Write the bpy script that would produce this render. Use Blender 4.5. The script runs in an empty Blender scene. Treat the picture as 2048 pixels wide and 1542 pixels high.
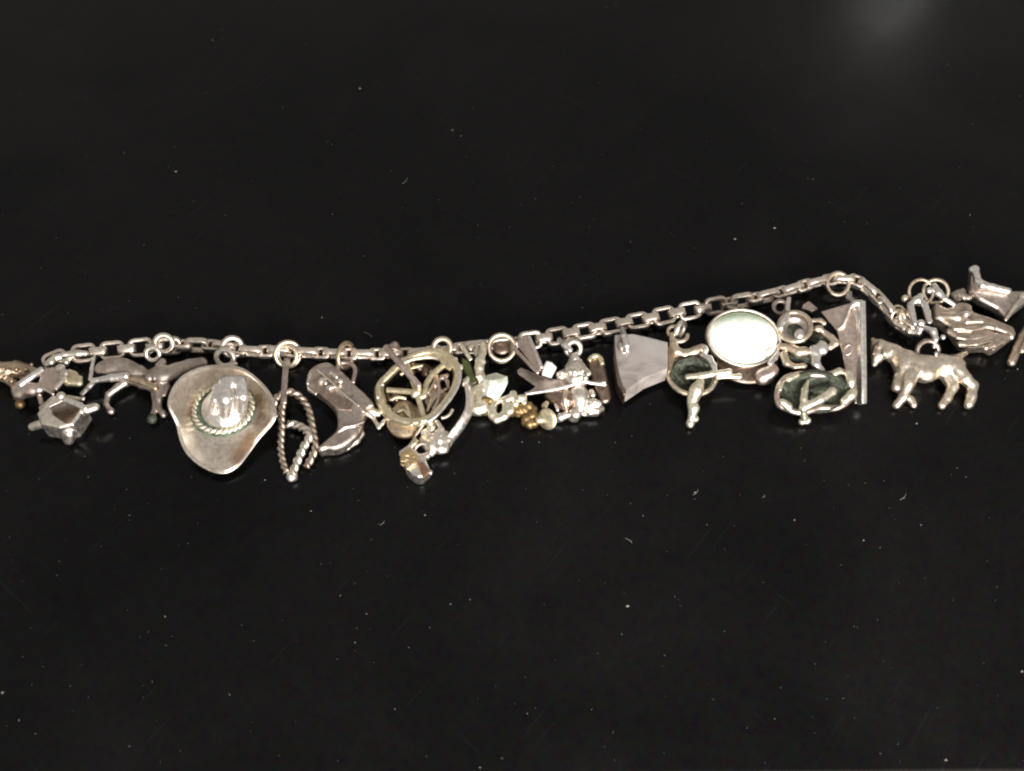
import bpy, math, random
import numpy as np
from mathutils import Vector, Matrix
random.seed(7); rng = np.random.default_rng(7)
SC = bpy.context.scene
COL = SC.collection

# ------------------------------------------------------------------ camera
# 1 unit = about 8 mm (the bracelet is about 20 units long); the table top is z = 0
ELEV = math.radians(57); LENS = 40.0
TANH = 18.0 / LENS
DIST = 10.24 / TANH
cam_loc = Vector((0, -math.cos(ELEV) * DIST, math.sin(ELEV) * DIST))
cd = bpy.data.cameras.new("camera"); cam = bpy.data.objects.new("camera", cd); COL.objects.link(cam)
cam.location = cam_loc
fwd = (-cam_loc).normalized()
cam.rotation_euler = fwd.to_track_quat('-Z', 'Y').to_euler()
cd.lens = LENS; cd.sensor_width = 36; cd.clip_start = 0.1; cd.clip_end = 500
cd.dof.use_dof = True; cd.dof.focus_distance = DIST; cd.dof.aperture_fstop = 0.22
SC.camera = cam
SC.render.resolution_x = 1024; SC.render.resolution_y = 771

# ------------------------------------------------------------------ world and lamps
w = bpy.data.worlds.new("World"); SC.world = w; w.use_nodes = True
bg = w.node_tree.nodes['Background']
bg.inputs[0].default_value = (1.0, 0.925, 0.835, 1); bg.inputs[1].default_value = 0.44

def area(name, loc, target, sx, sy, energy, color):
    l = bpy.data.lights.new(name, 'AREA'); l.shape = 'RECTANGLE'; l.size = sx; l.size_y = sy
    l.energy = energy; l.color = color
    o = bpy.data.objects.new(name, l); COL.objects.link(o)
    o.location = loc
    o.rotation_euler = (Vector(target) - Vector(loc)).to_track_quat('-Z', 'Y').to_euler()
    return o
area("window_light", (8, -25, 12.5), (1, 0, 0), 17, 9, 21000, (1.0, 0.955, 0.90))
area("far_lamp", (24.8, 49.5, 28.6), (5, 4, 0), 2.2, 2.2, 340, (1.0, 0.95, 0.86))

vs = SC.view_settings
vs.view_transform = 'Standard'; vs.look = 'None'; vs.exposure = 0; vs.gamma = 1
SC.render.engine = 'CYCLES'
SC.cycles.filter_width = 2.1

# ------------------------------------------------------------------ helpers: points
right = fwd.cross(Vector((0, 0, 1))).normalized(); upv = right.cross(fwd).normalized()
def P(x, y, h=0.0):
    """point of the table scene (h = height above the table, hundredths of a unit) seen at photo position x, y"""
    d = fwd + right * ((x - 1024) / 1024 * TANH) + upv * ((771 - y) / 1024 * TANH)
    t = (h / 100 - cam_loc.z) / d.z
    p = cam_loc + d * t
    return np.array((p.x, p.y, p.z))
def Z(ox, oy, s):
    def f(x, y, *r): return (ox + x / s, oy + y / s) + tuple(r)
    return f
def norm(v):
    v = np.asarray(v, float); return v / max(np.linalg.norm(v), 1e-9)

# ------------------------------------------------------------------ helpers: objects
def thing(name, label, cat, at, group=None):
    o = bpy.data.objects.new(name, None); COL.objects.link(o)
    p = P(at[0], at[1], 0); o.location = p
    o.empty_display_size = 0.2
    o['label'] = label; o['category'] = cat
    if group: o['group'] = group
    return o
def wloc(o):
    l = np.zeros(3)
    while o is not None:
        l = l + np.array(o.location); o = o.parent
    return l
def mesh_obj(name, V, F, mat, parent=None, smooth=True, label=None, sub=0, bevel=0, smooth_angle=None):
    V = np.asarray(V, float)
    base = wloc(parent)
    me = bpy.data.meshes.new(name)
    me.from_pydata([tuple(v) for v in (V - base)], [], [tuple(int(i) for i in f) for f in F])
    me.validate(); me.update()
    if smooth: me.polygons.foreach_set('use_smooth', [True] * len(me.polygons))
    me.materials.append(mat)
    o = bpy.data.objects.new(name, me); COL.objects.link(o)
    if parent is not None: o.parent = parent
    if label: o['label'] = label
    if bevel:
        m = o.modifiers.new('bevel', 'BEVEL'); m.width = bevel; m.segments = 2; m.limit_method = 'ANGLE'
    if sub:
        m = o.modifiers.new('sub', 'SUBSURF'); m.levels = sub; m.render_levels = sub
    return o

def circ(r, n=10): return [(r * math.cos(2 * math.pi * i / n), r * math.sin(2 * math.pi * i / n)) for i in range(n)]
def rrect(a, b, c):   # chamfered rectangle, half sizes
    return [(a, -b + c), (a, b - c), (a - c, b), (-a + c, b), (-a, b - c), (-a, -b + c), (-a + c, -b), (a - c, -b)]
def catmull(pts, n, closed=False):
    pts = np.asarray(pts, float); N = len(pts); out = []
    segs = N if closed else N - 1
    for i in range(segs):
        if closed: p0, p1, p2, p3 = pts[(i - 1) % N], pts[i], pts[(i + 1) % N], pts[(i + 2) % N]
        else: p0, p1, p2, p3 = pts[max(i - 1, 0)], pts[i], pts[i + 1], pts[min(i + 2, N - 1)]
        for k in range(n):
            t = k / n
            out.append(0.5 * ((2 * p1) + (p2 - p0) * t + (2 * p0 - 5 * p1 + 4 * p2 - p3) * t * t + (3 * p1 - p0 - 3 * p2 + p3) * t ** 3))
    if not closed: out.append(pts[-1])
    return np.array(out)
def sweep(path, prof, up=(0, 0, 1), closed=False, twist=0.0, scale=None, rmf=False):
    """sweep a closed profile along a path (world units); twist = radians per unit of length"""
    path = np.asarray(path, float); n = len(path); m = len(prof)
    if closed: tang = np.roll(path, -1, 0) - np.roll(path, 1, 0)
    else: tang = np.gradient(path, axis=0)
    tang /= np.maximum(np.linalg.norm(tang, axis=1), 1e-9)[:, None]
    V = []; s = 0; u_prev = None
    for i in range(n):
        t = tang[i]
        u = np.asarray(up, float) if (u_prev is None or not rmf) else u_prev
        if abs(np.dot(norm(u), t)) > 0.98 and not rmf: u = np.array((1.0, 0.3, 0.2))
        a = norm(u - t * np.dot(u, t)); b = np.cross(t, a); u_prev = a
        if i: s += np.linalg.norm(path[i] - path[i - 1])
        an = twist * s; c_, s_ = math.cos(an), math.sin(an)
        k = 1.0 if scale is None else scale[i]
        for (p, q) in prof:
            P_, Q_ = p * c_ - q * s_, p * s_ + q * c_
            V.append(path[i] + (b * P_ + a * Q_) * k)
    F = []
    for i in range(n if closed else n - 1):
        j = (i + 1) % n
        for k in range(m):
            l = (k + 1) % m
            F.append((i * m + k, i * m + l, j * m + l, j * m + k))
    if not closed:
        F.append(tuple(range(m))[::-1]); F.append(tuple((n - 1) * m + k for k in range(m)))
    return V, F
def join(*vf):
    V = []; F = []
    for v, f in vf:
        o = len(V); V.extend(list(v)); F.extend([tuple(i + o for i in q) for q in f])
    return V, F
def tube_pts(pts, r, n=6, seg=10, closed=False):
    """tube through photo-position points (x, y, h)"""
    w_ = catmull([P(*p[:3]) for p in pts], n, closed)
    return sweep(w_, circ(r / 100, seg), rmf=True, closed=closed) if not closed else sweep(w_, circ(r / 100, seg), closed=True)
CAMN = norm(cam_loc)
def ring_vf(c, r, tube, n=CAMN, squash=1.0, seg=28, flat=None, ang=0.0):
    """ring: centre as photo position + height, radius and wire in hundredths"""
    n = norm(n); c = P(*c)
    e1 = norm(np.cross((0, 0, 1) if abs(n[2]) < 0.95 else (0, 1, 0), n)); e2 = np.cross(n, e1)
    ca, sa = math.cos(ang), math.sin(ang); e1, e2 = e1 * ca + e2 * sa, -e1 * sa + e2 * ca
    pts = [c + (e1 * math.cos(a) + e2 * math.sin(a) * squash) * r / 100 for a in np.linspace(0, 2 * math.pi, seg, endpoint=False)]
    return sweep(pts, circ(tube / 100, 10) if flat is None else rrect(flat / 100, tube / 100, tube / 300), up=n, closed=True)
def ring(name, c, r, tube, mat, parent, **k):
    v, f = ring_vf(c, r, tube, **k); return mesh_obj(name, v, f, mat, parent)
def rope(name, pts, r, mat, parent, closed=False, turns=None):
    w_ = catmull([P(*p) for p in pts], 22, closed)
    L = np.linalg.norm(np.diff(w_, axis=0), axis=1).sum()
    # resample evenly
    s = np.r_[0, np.cumsum(np.linalg.norm(np.diff(w_, axis=0), axis=1))]
    n = max(16, int(L / 0.022)); q = np.linspace(0, L, n)
    w_ = np.stack([np.interp(q, s, w_[:, i]) for i in range(3)], 1)
    rr = r / 100
    prof = []
    for i in range(20):
        a = 2 * math.pi * i / 20
        k = rr * (0.66 + 0.42 * abs(math.cos(a)) ** 0.8)
        prof.append((k * math.cos(a), k * math.sin(a) * 0.92))
    v, f = sweep(w_, prof, twist=math.pi / (rr * 2.0), rmf=True)
    return mesh_obj(name, v, f, mat, parent)

# ------------------------------------------------------------------ helpers: cast shapes as one blended surface
class Cast:
    def __init__(s, vox=1.6): s.vox = vox / 100; s.ops = []
    def _add(s, f, lo, hi, k, sub): s.ops.append((f, np.asarray(lo), np.asarray(hi), k / 100, sub)); return s
    def cap(s, a, b, ra, rb=None, k=4, sub=False):
        rb = ra if rb is None else rb
        A, B = P(*a), P(*b); ra /= 100; rb /= 100; d = B - A; L = max(np.dot(d, d), 1e-9)
        def f(X):
            t = np.clip(((X - A) @ d) / L, 0, 1)
            return np.linalg.norm(X - A - t[..., None] * d, axis=-1) - (ra + (rb - ra) * t)
        m = max(ra, rb)
        return s._add(f, np.minimum(A, B) - m, np.maximum(A, B) + m, k, sub)
    def path(s, pts, k=4, sub=False):
        for p, q in zip(pts[:-1], pts[1:]): s.cap(p[:3], q[:3], p[3], q[3], k, sub)
        return s
    def ball(s, c, r, k=4, sub=False): return s.cap(c, c, r, r, k, sub)
    def ell(s, c, r, ang=0, tilt=0, k=4, sub=False, n=None):
        """ellipsoid, ang turns it in its plane; n = direction of its third axis"""
        C = P(*c); R = np.array(r) / 100
        n = norm((0, 0, 1) if n is None else n)
        e1 = norm(np.array((1.0, 0, 0)) - n * n[0]); e2 = np.cross(n, e1)
        a = math.radians(ang); e1, e2 = e1 * math.cos(a) + e2 * math.sin(a), -e1 * math.sin(a) + e2 * math.cos(a)
        M = np.stack([e1, e2, n])
        def f(X):
            q = (X - C) @ M.T
            k0 = np.linalg.norm(q / R, axis=-1); k1 = np.linalg.norm(q / (R * R), axis=-1)
            return k0 * (k0 - 1) / np.maximum(k1, 1e-6)
        return s._add(f, C - R.max(), C + R.max(), k, sub)
    def plate(s, pts, th, rnd=2, k=3, sub=False, n=None, sm=0):
        """flat plate with the given outline (photo positions + heights)"""
        W = np.array([P(*p) for p in pts])
        if sm: W = catmull(W, sm, True)
        c = W.mean(0)
        u, sv, vt = np.linalg.svd(W - c); N = vt[2] if n is None else norm(n)
        e1 = norm(vt[0] - N * np.dot(vt[0], N)); e2 = np.cross(N, e1)
        Q = np.stack([(W - c) @ e1, (W - c) @ e2], 1); rr = rnd / 100; ht = th / 200
        def f(X):
            q = X - c; x = q @ e1; y = q @ e2; z = q @ N
            d = np.full(x.shape, 1e9); inside = np.zeros(x.shape, bool)
            for i in range(len(Q)):
                a, b = Q[i - 1], Q[i]; ex, ey = b - a
                wx, wy = x - a[0], y - a[1]
                t = np.clip((wx * ex + wy * ey) / max(ex * ex + ey * ey, 1e-12), 0, 1)
                d = np.minimum(d, (wx - t * ex) ** 2 + (wy - t * ey) ** 2)
                cond = (a[1] > y) != (b[1] > y)
                xi = (b[0] - a[0]) * (y - a[1]) / (b[1] - a[1] if abs(b[1] - a[1]) > 1e-12 else 1e-12) + a[0]
                inside ^= cond & (x < xi)
            d = np.sqrt(d); d = np.where(inside, -d, d) + rr
            w2 = np.abs(z) - ht + rr
            return np.minimum(np.maximum(d, w2), 0) + np.hypot(np.maximum(d, 0), np.maximum(w2, 0)) - rr
        e = ht + 0.02
        return s._add(f, W.min(0) - e, W.max(0) + e, k, sub)
    def build(s, name, mat, parent=None, label=None, smooth=1, lump=0.0, lumpf=9.0, floor=True):
        v = s.vox
        lo = np.min([o[1] for o in s.ops if not o[4]], 0) - 4 * v; hi = np.max([o[2] for o in s.ops if not o[4]], 0) + 4 * v
        if floor: lo[2] = max(lo[2], -2 * v)
        n = np.ceil((hi - lo) / v).astype(int) + 1
        F = np.full(n, 0.5, np.float32)
        ax = [lo[i] + v * np.arange(n[i]) for i in range(3)]
        for f, a, b, k, sub in s.ops:
            m = k + 3 * v
            i0 = np.clip(np.floor((a - m - lo) / v).astype(int), 0, n); i1 = np.clip(np.ceil((b + m - lo) / v).astype(int) + 1, 0, n)
            if np.any(i1 <= i0): continue
            sl = tuple(slice(i0[i], i1[i]) for i in range(3))
            X = np.stack(np.meshgrid(*[ax[i][sl[i]] for i in range(3)], indexing='ij'), -1)
            g = f(X).astype(np.float32); A = F[sl]
            if sub: g = -g; F[sl] = np.maximum(A, g)
            elif k > 0:
                h = np.maximum(k - np.abs(A - g), 0) / k
                F[sl] = np.minimum(A, g) - h * h * k * 0.25
            else: F[sl] = np.minimum(A, g)
        if lump:
            X = np.meshgrid(*ax, indexing='ij'); q = lumpf
            F += (lump / 100) * (np.sin(X[0] * q * 3.1 + 1.3 * np.sin(X[1] * q * 2.3)) * np.sin(X[1] * q * 2.7 + np.sin(X[2] * q * 3.3)) * np.cos(X[2] * q * 2.9 + X[0] * q)).astype(np.float32)
        if floor:   # nothing sinks into the table
            F = np.maximum(F, (0.004 - ax[2])[None, None, :].astype(np.float32))
        F[0], F[-1], F[:, 0], F[:, -1], F[:, :, 0], F[:, :, -1] = (0.5,) * 6
        V, Q = surface_nets(F, lo, v)
        for _ in range(smooth): V = relax(V, Q)
        return mesh_obj(name, V, Q, mat, parent, label=label)
def surface_nets(F, lo, v):
    ins = F < 0
    c = np.zeros(tuple(np.array(F.shape) - 1), np.int8)
    for dx in (0, 1):
        for dy in (0, 1):
            for dz in (0, 1):
                c += ins[dx:dx + c.shape[0], dy:dy + c.shape[1], dz:dz + c.shape[2]]
    act = (c > 0) & (c < 8); I = np.argwhere(act)
    idx = np.full(c.shape, -1, np.int64); idx[act] = np.arange(len(I))
    S = np.zeros((len(I), 3)); cnt = np.zeros(len(I))
    cs = [(a, b, d) for a in (0, 1) for b in (0, 1) for d in (0, 1)]
    for A in cs:
        for ax_ in range(3):
            if A[ax_]: continue
            B = list(A); B[ax_] = 1
            fa = F[I[:, 0] + A[0], I[:, 1] + A[1], I[:, 2] + A[2]]; fb = F[I[:, 0] + B[0], I[:, 1] + B[1], I[:, 2] + B[2]]
            m = (fa < 0) != (fb < 0)
            t = np.where(m, fa / np.where(m, fa - fb, 1), 0)
            p = np.repeat(np.array(A, float)[None], len(I), 0); p[:, ax_] += t
            S[m] += p[m]; cnt[m] += 1
    V = lo + v * (I + S / np.maximum(cnt, 1)[:, None])
    Q = []
    for ax_ in range(3):
        a, b = [i for i in range(3) if i != ax_]
        sl0 = [slice(None)] * 3; sl1 = [slice(None)] * 3; sl0[ax_] = slice(0, -1); sl1[ax_] = slice(1, None)
        d = ins[tuple(sl0)] != ins[tuple(sl1)]
        E = np.argwhere(d)
        E = E[(E[:, a] > 0) & (E[:, b] > 0) & (E[:, a] < c.shape[a]) & (E[:, b] < c.shape[b])]
        def cell(da, db):
            G = E.copy(); G[:, a] -= da; G[:, b] -= db; return idx[G[:, 0], G[:, 1], G[:, 2]]
        q = np.stack([cell(1, 1), cell(0, 1), cell(0, 0), cell(1, 0)], 1)
        first = ins[E[:, 0], E[:, 1], E[:, 2]]
        flip = ~first if ax_ != 1 else first
        q[flip] = q[flip][:, ::-1]
        Q.append(q)
    Q = np.concatenate(Q); Q = Q[(Q >= 0).all(1)]
    return V, Q
def relax(V, Q):
    S = np.zeros_like(V); n = np.zeros(len(V))
    for i in range(4):
        a, b = Q[:, i], Q[:, (i + 1) % 4]
        np.add.at(S, a, V[b]); np.add.at(n, a, 1); np.add.at(S, b, V[a]); np.add.at(n, b, 1)
    return V * 0.45 + 0.55 * S / np.maximum(n, 1)[:, None]

# ------------------------------------------------------------------ materials
def nodes(name):
    m = bpy.data.materials.new(name); m.use_nodes = True
    nt = m.node_tree; return m, nt, nt.nodes['Principled BSDF'], nt.nodes.new('ShaderNodeTexCoord')
def N(nt, typ, **kw):
    n = nt.nodes.new(typ)
    for k, v in kw.items():
        if k.startswith('i_'):
            n.inputs[k[2:].replace('_', ' ')].default_value = v
        else: setattr(n, k, v)
    return n
def noise(nt, tc, scale, detail=3, rough=0.55, dist=0.0):
    n = N(nt, 'ShaderNodeTexNoise'); n.inputs['Scale'].default_value = scale; n.inputs['Detail'].default_value = detail
    n.inputs['Roughness'].default_value = rough; n.inputs['Distortion'].default_value = dist
    nt.links.new(tc.outputs['Object'], n.inputs['Vector']); return n
def ramp(nt, src, stops):
    r = N(nt, 'ShaderNodeValToRGB'); e = r.color_ramp.elements
    while len(e) < len(stops): e.new(0.5)
    for el, (p, c) in zip(e, stops):
        el.position = p; el.color = c if len(c) == 4 else tuple(c) + (1,)
    nt.links.new(src, r.inputs[0]); return r
def g(v): return (v, v, v, 1)
def metal(name, col, tarnish=(0.14, 0.10, 0.075), amount=0.5, rough=0.33, bump=0.14, fine=14.0, stain=3.0):
    """cast metal, worn bright in places and tarnished in blotches"""
    m, nt, b, tc = nodes(name); L = nt.links.new
    n1 = noise(nt, tc, stain, 5, 0.65, 0.6); n2 = noise(nt, tc, fine, 4, 0.6); n3 = noise(nt, tc, 45, 2)
    lo = 0.62 - 0.3 * amount
    r1 = ramp(nt, n1.outputs['Fac'], [(lo, g(0)), (lo + 0.22, g(1))])
    mx = N(nt, 'ShaderNodeMix', data_type='RGBA'); mx.inputs['A'].default_value = (*col, 1); mx.inputs['B'].default_value = (*tarnish, 1)
    ml = N(nt, 'ShaderNodeMath', operation='MULTIPLY'); L(r1.outputs[0], ml.inputs[0]); ml.inputs[1].default_value = min(0.85, 0.3 + amount * 0.6)
    L(ml.outputs[0], mx.inputs['Factor'])
    r2 = ramp(nt, n2.outputs['Fac'], [(0.3, g(0.72)), (0.7, g(1.0))])
    mm = N(nt, 'ShaderNodeMix', data_type='RGBA', blend_type='MULTIPLY'); mm.inputs['Factor'].default_value = 1
    L(mx.outputs['Result'], mm.inputs['A']); L(r2.outputs[0], mm.inputs['B']); L(mm.outputs['Result'], b.inputs['Base Color'])
    b.inputs['Metallic'].default_value = 1
    rr = ramp(nt, n2.outputs['Fac'], [(0.25, g(max(0.05, rough - 0.08))), (0.75, g(rough + 0.14))])
    ra = N(nt, 'ShaderNodeMath', operation='MULTIPLY_ADD'); L(r1.outputs[0], ra.inputs[0]); ra.inputs[1].default_value = 0.15; L(rr.outputs[0], ra.inputs[2])
    L(ra.outputs[0], b.inputs['Roughness'])
    ad = N(nt, 'ShaderNodeMath', operation='MULTIPLY_ADD'); L(n3.outputs['Fac'], ad.inputs[0]); ad.inputs[1].default_value = 0.12; L(n2.outputs['Fac'], ad.inputs[2])
    bp = N(nt, 'ShaderNodeBump'); bp.inputs['Strength'].default_value = bump; bp.inputs['Distance'].default_value = 0.018
    L(ad.outputs[0], bp.inputs['Height']); L(bp.outputs[0], b.inputs['Normal'])
    return m
def rough_mat(name, c1, c2, rough=0.6, scale=14, bump=0.6, metallic=0.0, spec=0.5):
    m, nt, b, tc = nodes(name); L = nt.links.new
    n1 = noise(nt, tc, scale, 5, 0.65, 0.4)
    r1 = ramp(nt, n1.outputs['Fac'], [(0.35, (*c1, 1)), (0.68, (*c2, 1))]); L(r1.outputs[0], b.inputs['Base Color'])
    b.inputs['Roughness'].default_value = rough; b.inputs['Metallic'].default_value = metallic
    b.inputs['Specular IOR Level'].default_value = spec
    bp = N(nt, 'ShaderNodeBump'); bp.inputs['Strength'].default_value = bump; bp.inputs['Distance'].default_value = 0.04
    L(n1.outputs['Fac'], bp.inputs['Height']); L(bp.outputs[0], b.inputs['Normal'])
    return m
SILVER = metal('silver', (0.90, 0.84, 0.76), (0.36, 0.29, 0.23), amount=0.35, rough=0.38)
BRIGHT = metal('bright_silver', (0.97, 0.94, 0.91), (0.6, 0.55, 0.5), amount=0.12, rough=0.34, bump=0.03)
CHAINM = metal('chain_silver', (0.92, 0.83, 0.74), (0.42, 0.32, 0.25), amount=0.3, rough=0.38, bump=0.08)
WARM = metal('warm_silver', (0.84, 0.73, 0.59), (0.32, 0.23, 0.15), amount=0.4, rough=0.4)
DARK = metal('tarnished_silver', (0.64, 0.56, 0.51), (0.20, 0.145, 0.12), amount=0.55, rough=0.36)
BOOTP = metal('brown_silver', (0.52, 0.42, 0.36), (0.15, 0.10, 0.075), amount=0.6, rough=0.4)
ROSE = metal('rose_silver', (0.74, 0.62, 0.56), (0.32, 0.22, 0.18), amount=0.35, rough=0.36, bump=0.08)
ROSEB = metal('bright_rose_silver', (0.93, 0.86, 0.83), (0.5, 0.4, 0.36), amount=0.15, rough=0.36, bump=0.06)
GOLD = metal('pale_gold', (0.92, 0.83, 0.61), (0.42, 0.34, 0.2), amount=0.4, rough=0.42, bump=0.35)
AMBER = metal('amber_gold', (0.36, 0.25, 0.125), (0.12, 0.08, 0.035), amount=0.6, rough=0.5, bump=0.5)
CREAM = metal('cream_gold', (0.98, 0.92, 0.76), (0.6, 0.5, 0.32), amount=0.22, rough=0.42, bump=0.2)
BRASSB = metal('bright_brass', (0.80, 0.62, 0.38), (0.3, 0.2, 0.1), amount=0.35, rough=0.36, bump=0.3)
BRASS = metal('brass', (0.66, 0.53, 0.39), (0.20, 0.13, 0.08), amount=0.6, rough=0.42, bump=0.4)
HATM = metal('hat_silver', (0.94, 0.87, 0.79), (0.36, 0.25, 0.16), amount=0.5, rough=0.32, bump=0.03, fine=16, stain=1.25)
COPPER = metal('copper_brown', (0.42, 0.26, 0.18), (0.18, 0.11, 0.08), amount=0.4, rough=0.5)
FEATHM = metal('feather_silver', (0.68, 0.58, 0.48), (0.20, 0.15, 0.11), amount=0.5, rough=0.38)
DOGM = metal('dog_silver', (0.88, 0.79, 0.67), (0.34, 0.25, 0.17), amount=0.45, rough=0.38)
def stain(m, spots, colr):
    nt = m.node_tree; L = nt.links.new; b = nt.nodes['Principled BSDF']; tc = [n for n in nt.nodes if n.type == 'TEX_COORD'][0]
    src = b.inputs['Base Color'].links[0].from_socket
    nz = noise(nt, tc, 3.5, 4, 0.6)
    for (px_, py_, rad) in spots:
        q = P(px_, py_, 20) - P(440, 850, 0)
        vd = N(nt, 'ShaderNodeVectorMath', operation='DISTANCE'); L(tc.outputs['Object'], vd.inputs[0]); vd.inputs[1].default_value = tuple(q)
        ma = N(nt, 'ShaderNodeMath', operation='MULTIPLY_ADD'); L(nz.outputs['Fac'], ma.inputs[0]); ma.inputs[1].default_value = 0.9; L(vd.outputs['Value'], ma.inputs[2])
        r = ramp(nt, ma.outputs[0], [(rad, g(0.8)), (rad + 0.28, g(0))])
        mx = N(nt, 'ShaderNodeMix', data_type='RGBA'); L(r.outputs[0], mx.inputs['Factor']); L(src, mx.inputs['A']); mx.inputs['B'].default_value = (*colr, 1); src = mx.outputs['Result']
    L(src, b.inputs['Base Color'])
stain(HATM, [(485, 905, 0.55), (500, 880, 0.5), (528, 830, 0.55), (520, 800, 0.5), (380, 826, 0.42)], (0.34, 0.21, 0.12))
ROPEM = metal('rope_silver', (0.66, 0.56, 0.47), (0.20, 0.14, 0.10), amount=0.5, rough=0.36)
PATINA = rough_mat('verdigris', (0.006, 0.009, 0.006), (0.085, 0.10, 0.065), 0.45, 11, 1.0)
PATING = rough_mat('green_verdigris', (0.02, 0.035, 0.022), (0.16, 0.22, 0.15), 0.6, 12, 0.8)
OLIVE = rough_mat('olive_enamel', (0.03, 0.035, 0.012), (0.075, 0.08, 0.03), 0.3, 8, 0.2)
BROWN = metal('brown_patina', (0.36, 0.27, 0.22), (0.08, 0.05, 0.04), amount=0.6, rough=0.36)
CRYST = rough_mat('pale_green_stone', (0.62, 0.68, 0.58), (0.86, 0.88, 0.78), 0.3, 4, 0.3)
WBEAD = rough_mat('white_bead', (0.75, 0.73, 0.72), (0.92, 0.9, 0.9), 0.15, 5, 0.2)

def pearl_mat():
    m, nt, b, tc = nodes('grey_pearl'); L = nt.links.new
    n1 = noise(nt, tc, 1.6, 3, 0.5, 1.2)
    r1 = ramp(nt, n1.outputs['Fac'], [(0.32, (0.20, 0.17, 0.15, 1)), (0.5, (0.32, 0.285, 0.275, 1)), (0.68, (0.36, 0.345, 0.33, 1))])
    L(r1.outputs[0], b.inputs['Base Color']); b.inputs['Roughness'].default_value = 0.24
    b.inputs['Coat Weight'].default_value = 0.4; b.inputs['Coat Roughness'].default_value = 0.2
    return m
PEARL = pearl_mat()
def cab_mat():
    m, nt, b, tc = nodes('white_stone'); L = nt.links.new
    # green mineral at one edge and a few specks
    sp = N(nt, 'ShaderNodeSeparateXYZ'); L(tc.outputs['Object'], sp.inputs[0])
    n1 = noise(nt, tc, 3.5, 4, 0.6, 0.5)
    ma = N(nt, 'ShaderNodeMath', operation='MULTIPLY_ADD'); L(n1.outputs['Fac'], ma.inputs[0]); ma.inputs[1].default_value = 0.55; L(sp.outputs['Y'], ma.inputs[2])
    r1 = ramp(nt, ma.outputs[0], [(0.58, g(0)), (0.86, g(1))])
    mx = N(nt, 'ShaderNodeMix', data_type='RGBA'); mx.inputs['A'].default_value = (0.85, 0.86, 0.82, 1); mx.inputs['B'].default_value = (0.36, 0.46, 0.34, 1)
    L(r1.outputs[0], mx.inputs['Factor'])
    vo = N(nt, 'ShaderNodeTexVoronoi'); vo.inputs['Scale'].default_value = 4.2; L(tc.outputs['Object'], vo.inputs['Vector'])
    r2 = ramp(nt, vo.outputs['Distance'], [(0.06, g(0.7)), (0.18, g(0))])
    mx2 = N(nt, 'ShaderNodeMix', data_type='RGBA'); L(mx.outputs['Result'], mx2.inputs['A']); mx2.inputs['B'].default_value = (0.40, 0.47, 0.32, 1)
    L(r2.outputs[0], mx2.inputs['Factor']); L(mx2.outputs['Result'], b.inputs['Base Color'])
    b.inputs['Roughness'].default_value = 0.42
    return m
CAB = cab_mat()

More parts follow.
